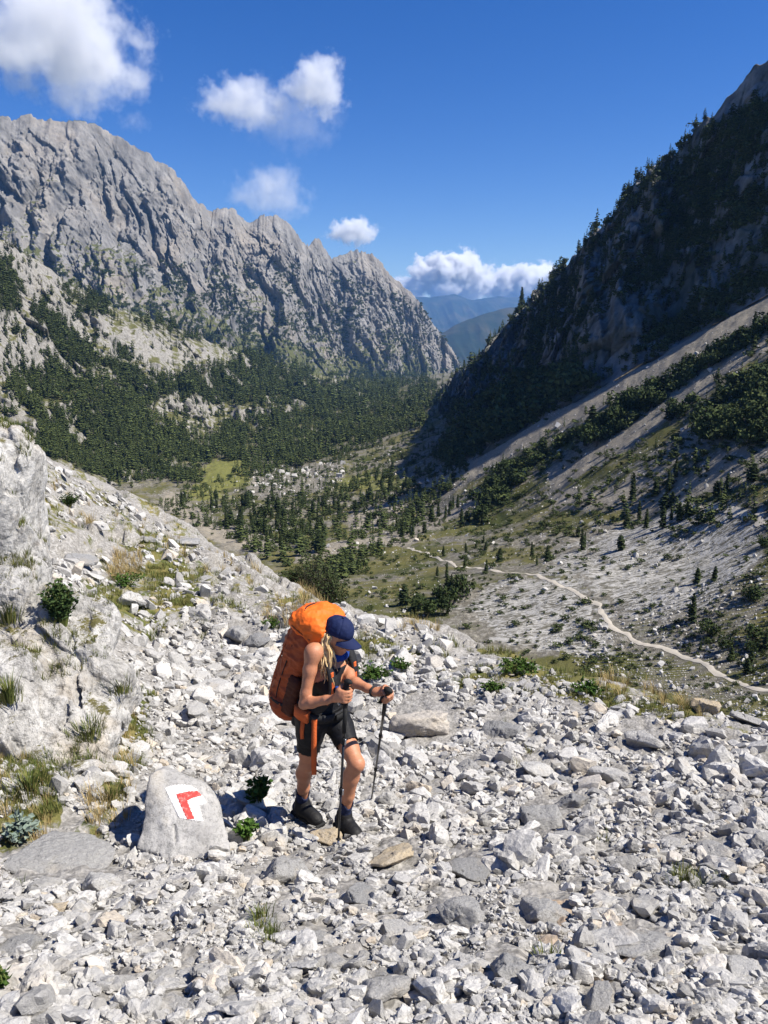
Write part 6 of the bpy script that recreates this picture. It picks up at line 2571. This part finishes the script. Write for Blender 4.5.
M_grass = grass_mat("meadow_grass", [(0, (.045, .070, .014)), (.6, (.10, .125, .028)), (1, (.20, .18, .055))])
M_dry = grass_mat("dry_grass", [(0, (.30, .21, .085)), (.6, (.44, .33, .15)), (1, (.20, .18, .06))])
TUFT = [blade_tuft(900 + k, 16, .11, .06, .0032, .6) for k in range(6)]
DRY = [blade_tuft(920 + k, 26, .20, .07, .0028, .55) for k in range(5)]
r5 = np.random.default_rng(505)
tf_ = ground.data.attributes["turf"]
tv_ = np.empty(len(GV), np.float32)
tf_.data.foreach_get("value", tv_)


def scatter(name, tmpl, P, size, mat, label):
    S = Soup()
    n = len(P)
    which = r5.integers(0, len(tmpl), n)
    R = rotz(r5.uniform(0, 6.28, n)) * size[:, None, None]
    for t in range(len(tmpl)):
        i = np.where(which == t)[0]
        if len(i):
            S.put(*batch(tmpl[t][0], tmpl[t][1], R[i], P[i]))
    return tag(add(name, S.mesh(name, [mat], False)), label=label, kind='stuff')


idx_near = {int(v): k for k, v in enumerate(VIS["near"][0])}


def w_turf(x, y, P):
    t = tv_[VIS["near"][0]]
    n = fbm(P / .5, 4, seed=901)
    return np.clip((t + n * .9 - .50) * 3, 0, 1)


P, x, y, D = pick("near", 2600, w_turf, r5)
sz_ = r5.uniform(.35, .9, len(P)) * np.clip(D / 9, .8, 1.5)
for V, N in OUTC:
    k = np.where((N[:, 2] > .35) & (fbm(V * 2.2, 4, seed=951) > .10))[0]
    if len(k):
        k = r5.choice(k, min(len(k), 420), replace=False)
        P = np.concatenate([P, V[k]])
        sz_ = np.r_[sz_, r5.uniform(.3, .8, len(k))]
scatter("grass", TUFT, P, sz_, M_grass, "short green turf growing between the stones")
EDGE_PX = [(345, 612), (400, 622), (450, 637), (520, 660), (590, 680), (650, 699), (720, 716), (780, 729)]
DRYP = [([(112, 555), (140, 555), (142, 582), (112, 584)], 60), ([(262, 598), (300, 598), (302, 628), (264, 628)], 22), ([(300, 590), (330, 600), (330, 612), (300, 606)], 30),
        ([(590, 670), (720, 706), (720, 722), (600, 692)], 45), ([(400, 618), (440, 628), (440, 640), (400, 632)], 16), ([(30, 470), (260, 560), (260, 590), (60, 520)], 60),
        ([(90, 690), (150, 690), (120, 850), (85, 840)], 70), ([(0, 640), (50, 640), (50, 850), (0, 850)], 60)]
PP = []
DD = []
for poly, n in DRYP:
    P, x, y, D = pick("near", n, lambda a, b, c: in_poly(a, b, poly) * 1.0, r5)
    PP.append(P)
    DD.append(D)
PP, DD = np.concatenate(PP), np.concatenate(DD)
scatter("dry_grass", DRY, PP, r5.uniform(.4, 1.0, len(PP)) * np.clip(DD / 9, .7, 1.3), M_dry, "straw-coloured dry grass tufts along the edge of the slope")


def leafy(seed, n_st, h, leaf, spread):
    """a clump of stems carrying pointed leaves"""
    r = np.random.default_rng(seed)
    V, F = [], []
    SV = Soup()
    for i in range(n_st):
        a = r.uniform(0, 6.28)
        ln = r.uniform(.1, 1) * spread
        tip = np.array([math.cos(a) * ln, math.sin(a) * ln, h * r.uniform(.45, 1.0) * (1 - .3 * ln / spread)])
        b = np.array([math.cos(a), math.sin(a), 0]) * ln * .25
        v, f = tube(np.array([b - [0, 0, .04], b * .5 + tip * .5 + [0, 0, .04], tip]), [.004, .003, .0015], 4, 5, cap=False)
        SV.put(v, f)
        for j in range(9):
            t = r.uniform(.3, 1.05)
            p = b * (1 - t) + tip * t
            d = unit(np.array([r.normal(), r.normal(), r.uniform(-.1, .7)]))
            s = unit(np.cross(d, r.normal(size=3)))
            l_, w_ = leaf * r.uniform(.6, 1.2), leaf * .30
            up_ = np.cross(d, s) * w_ * .5
            k = len(V)
            V.extend([p, p + d * l_ * .5 + s * w_ + up_, p + d * l_, p + d * l_ * .5 - s * w_ + up_])
            F.extend([[k, k + 1, k + 2], [k, k + 2, k + 3]])
    return np.array(V), np.array(F), SV


M_green = foliage("herb_leaves", (.03, .07, .012), (.10, .17, .03), True)
M_jun = foliage("juniper_needles", (.022, .045, .014), (.07, .105, .03), True)
M_silver = foliage("silver_leaves", (.16, .21, .17), (.30, .36, .30), True)
m = Mat("plant_stem", .8, .2)
M_stem = m.done((.10, .12, .03))


def herb(name, px, py, wpx, hpx, leaf, nst, mat, label, cat="plant", seed=0, P=None):
    if P is None:
        d_ = Vector(at(px, py, 1.0)).normalized()
        ok, loc, *_ = sc.ray_cast(DG, Vector((0, 0, 0)), d_)
        P = np.array(loc) if ok and 1.5 < loc.y < 40 else nearest_point("near", px, py)[0]
    D = float(proj(P)[2])
    o = bpy.data.objects.new(name, None)
    COL.objects.link(o)
    o.location = P
    o.empty_display_size = .1
    tag(o, label, cat)
    if name == 'grass_clump':
        V, F = blade_tuft(seed, 150, hpx * D / FPX, wpx * D / FPX / 2, .0034, .45)
        add('blades', make_mesh('blades', V, F, False, [mat]), o)
        return o
    V, F, SV = leafy(seed, nst, hpx * D / FPX, leaf, wpx * D / FPX / 2)
    add("foliage", make_mesh("foliage", V, F, False, [mat]), o)
    add("stems", SV.mesh("stems", [M_stem], True), o)
    return o


bpy.context.view_layer.update()
DG = bpy.context.evaluated_depsgraph_get()
herb("juniper_bush", 62, 622, 34, 46, .045, 120, M_jun, "dark green juniper bush beside the tall rock tower", "bush", 1)
herb("juniper_bush", 68, 506, 22, 14, .06, 50, M_jun, "small dark juniper cushion up on the pale hillside", "bush", 2)
herb("leafy_plant", 258, 800, 30, 26, .05, 26, M_green, "broad-leaved green plant in the hiker's shadow", "plant", 3)
herb("leafy_plant", 246, 836, 26, 16, .045, 20, M_green, "small green plant beside the marked boulder's shaded edge", "plant", 4)
herb("leafy_plant", 518, 672, 44, 14, .05, 46, M_green, "wide low green plant on the scree edge, biggest there", "plant", 5)
herb("leafy_plant", 492, 690, 26, 10, .045, 24, M_green, "small bright green plant below the wide one on the edge", "plant", 6)
herb("leafy_plant", 586, 693, 34, 13, .05, 36, M_green, "dark green plant on the slope edge near yellow grass", "plant", 7)
herb("leafy_plant", 375, 678, 40, 14, .045, 50, M_green, "green herbs growing right behind the hiker's far arm", "plant", 8)
herb("leafy_plant", 400, 668, 28, 10, .045, 30, M_green, "little green tuft past the hiker's outstretched hand", "plant", 9)
herb("leafy_plant", 272, 628, 24, 12, .04, 26, M_green, "green weeds between two grey blocks behind the pack", "plant", 10)
herb("leafy_plant", 125, 585, 44, 12, .05, 44, M_green, "green patch of leaves above the white cube-shaped rock", "plant", 11)
herb("leafy_plant", 0, 985, 18, 20, .03, 12, M_green, "green sprig at the lower left border by the stones", "plant", 12)
herb("silver_plant", 22, 838, 34, 26, .05, 40, M_silver, "silvery blue-green plant in the grass at the outcrop's foot", "plant", 13)
for k, (px, py, wp, hp) in enumerate(((90, 735, 30, 20), (112, 800, 30, 18), (30, 790, 44, 22), (10, 700, 26, 26), (120, 690, 26, 14), (150, 640, 34, 10), (10, 620, 26, 24))):
    herb("grass_clump", px, py, wp, hp, .06, 36, M_grass, ["tall grass clump in the cleft beside the outcrop", "grass clump between outcrop and marked boulder", "wide grass clump on the outcrop's lowest ledge", "grass clump high on the outcrop by the border",
                                                          "grass clump at the outcrop's upper corner beside the path", "low grass clump on the hillside by the path", "dark grass clump at the foot of the rock tower"][k], "grass clump", 30 + k)
M_dwarf = foliage("dwarf_pine_needles", (.022, .036, .012), (.085, .105, .035), True)
# dwarf pines rising from the hidden side of the edge
for k, (px, py, Y, hp, lab) in enumerate(((318, 607, 19.0, 62, "tallest dwarf pine peeping over the slope edge behind the pack"), (300, 605, 19.5, 45, "bushy dwarf pine left of the tallest one behind the pack"),
                                         (330, 610, 18.5, 40, "bushy dwarf pine behind the hiker's cap, beside the tallest one"), (288, 600, 20.5, 32, "lowest dwarf pine of the clump behind the pack"))):
    p = at(px, py, Y)
    p[2] = H_near(p[0], p[1])[0]
    q = at(px, py - hp, Y)
    o = bpy.data.objects.new("dwarf_pine", None)
    COL.objects.link(o)
    o.location = p
    tag(o, lab, "tree", "dwarf pines behind the edge")
    hh = q[2] - p[2]
    V, F, SV = leafy(70 + k, 150, hh, .085, hh * .42)
    add("foliage", make_mesh("foliage", V, F, False, [M_dwarf]), o)
    add("stems", SV.mesh("stems", [M_bark], True), o)
# ------------------------------------------------------------------ air and clouds
m = bpy.data.materials.new("hazy_air")
m.use_nodes = True
t = m.node_tree
t.nodes.remove(t.nodes["Principled BSDF"])
pv = t.nodes.new('ShaderNodeVolumePrincipled')
pv.inputs['Color'].default_value = (.25, .52, 1.0, 1)
pv.inputs['Density'].default_value = 4.3e-5
pv.inputs['Anisotropy'].default_value = 0.2
t.links.new(pv.outputs[0], t.nodes["Material Output"].inputs['Volume'])
x0, x1, y0, y1, z0, z1 = -20500, 20500, -20500, 20500, -621.5, 900
Vh = np.array([[x, y, z] for x in (x0, x1) for y in (y0, y1) for z in (z0, z1)], float)
Fh = np.array([[0, 1, 3, 2], [4, 6, 7, 5], [0, 4, 5, 1], [2, 3, 7, 6], [0, 2, 6, 4], [1, 5, 7, 3]])
tag(add("haze", make_mesh("haze", Vh, Fh, False, [m])), kind='stuff')

ICO3 = ico(4)


def cloud(px, py, Y, wpx, hpx, dens, seed, label, wisp=.5, flatb=True):
    c = at(px, py, Y)
    D = float(proj(c)[2])
    rx, rz = wpx * D / FPX / 2, hpx * D / FPX / 2
    D3, F3 = ICO3
    V = D3 * np.array([rx, (rx + rz) * .5, rz]) * 1.3
    o = add("cloud", make_mesh("cloud", V, F3, True), None, c)
    m = bpy.data.materials.new("cloud_vapour")
    m.use_nodes = True
    t = m.node_tree
    t.nodes.remove(t.nodes["Principled BSDF"])
    L = t.links.new
    tc = t.nodes.new('ShaderNodeTexCoord')
    sep = t.nodes.new('ShaderNodeVectorMath')
    sep.operation = 'DIVIDE'
    L(tc.outputs['Object'], sep.inputs[0])
    sep.inputs[1].default_value = (rx, (rx + rz) * .5, rz)
    ln = t.nodes.new('ShaderNodeVectorMath')
    ln.operation = 'LENGTH'
    L(sep.outputs[0], ln.inputs[0])
    n = t.nodes.new('ShaderNodeTexNoise')
    n.noise_dimensions = '4D'
    n.inputs['W'].default_value = seed * 3.1
    n.inputs['Scale'].default_value = 1.7 / rz
    n.inputs['Detail'].default_value = 8
    n.inputs['Roughness'].default_value = .66
    L(tc.outputs['Object'], n.inputs['Vector'])

    def mth(op, a, b, c=None):
        nd = t.nodes.new('ShaderNodeMath')
        nd.operation = op
        for i, v in enumerate((a, b) if c is None else (a, b, c)):
            if isinstance(v, bpy.types.NodeSocket):
                L(v, nd.inputs[i])
            else:
                nd.inputs[i].default_value = v
        return nd.outputs[0]
    # density = noise that has to climb over a threshold rising towards the rim
    fall = mth('POWER', ln.outputs['Value'], 1.6)
    k = mth('SUBTRACT', mth('MULTIPLY', n.outputs['Fac'], 3.0), mth('MULTIPLY_ADD', fall, .85, 1.0))
    nd = t.nodes.new('ShaderNodeMapRange')
    nd.inputs['From Min'].default_value = 0.0
    nd.inputs['From Max'].default_value = wisp
    nd.inputs['To Min'].default_value = 0.0
    nd.inputs['To Max'].default_value = dens
    L(k, nd.inputs['Value'])
    pv = t.nodes.new('ShaderNodeVolumePrincipled')
    pv.inputs['Color'].default_value = (1, 1, 1, 1)
    pv.inputs['Anisotropy'].default_value = .1
    L(nd.outputs['Result'], pv.inputs['Density'])
    L(pv.outputs[0], t.nodes["Material Output"].inputs['Volume'])
    o.data.materials.append(m)
    tag(o, label, "cloud", "clouds in the blue sky")
    return o


cloud(56, 38, 4600, 235, 155, .010, 1, "big grey-white cloud drifting over the highest peak in the corner", .6)
cloud(243, 102, 5200, 118, 60, .009, 2, "soft grey cumulus puff left of the brighter round puff", .6)
cloud(317, 86, 5200, 80, 72, .012, 3, "bright round cloud puff, highest over the valley gap", .5)
cloud(290, 118, 5400, 140, 80, .0028, 4, "thin veil of cloud hanging under the two puffs", 1.2)
cloud(272, 194, 9000, 104, 70, .0035, 5, "grey cloud rising behind the middle of the rocky crest", .8)
cloud(134, 122, 5600, 44, 26, .003, 6, "tiny wisp of cloud just over the rocky peak", 1.0)
cloud(353, 232, 13500, 66, 34, .012, 7, "small dazzling white cloud sitting on the rocky crest", .4)
cloud(450, 278, 24000, 116, 62, .020, 8, "towering white cumulus above the valley gap", .35)
cloud(530, 284, 25500, 146, 48, .020, 9, "long white cumulus bank beside the dark skyline", .35)
cloud(405, 290, 25000, 60, 36, .007, 10, "low fragment of cumulus next to the crest end", .4)
cy.volume_bounces = 5
cy.volume_step_rate = 0.6
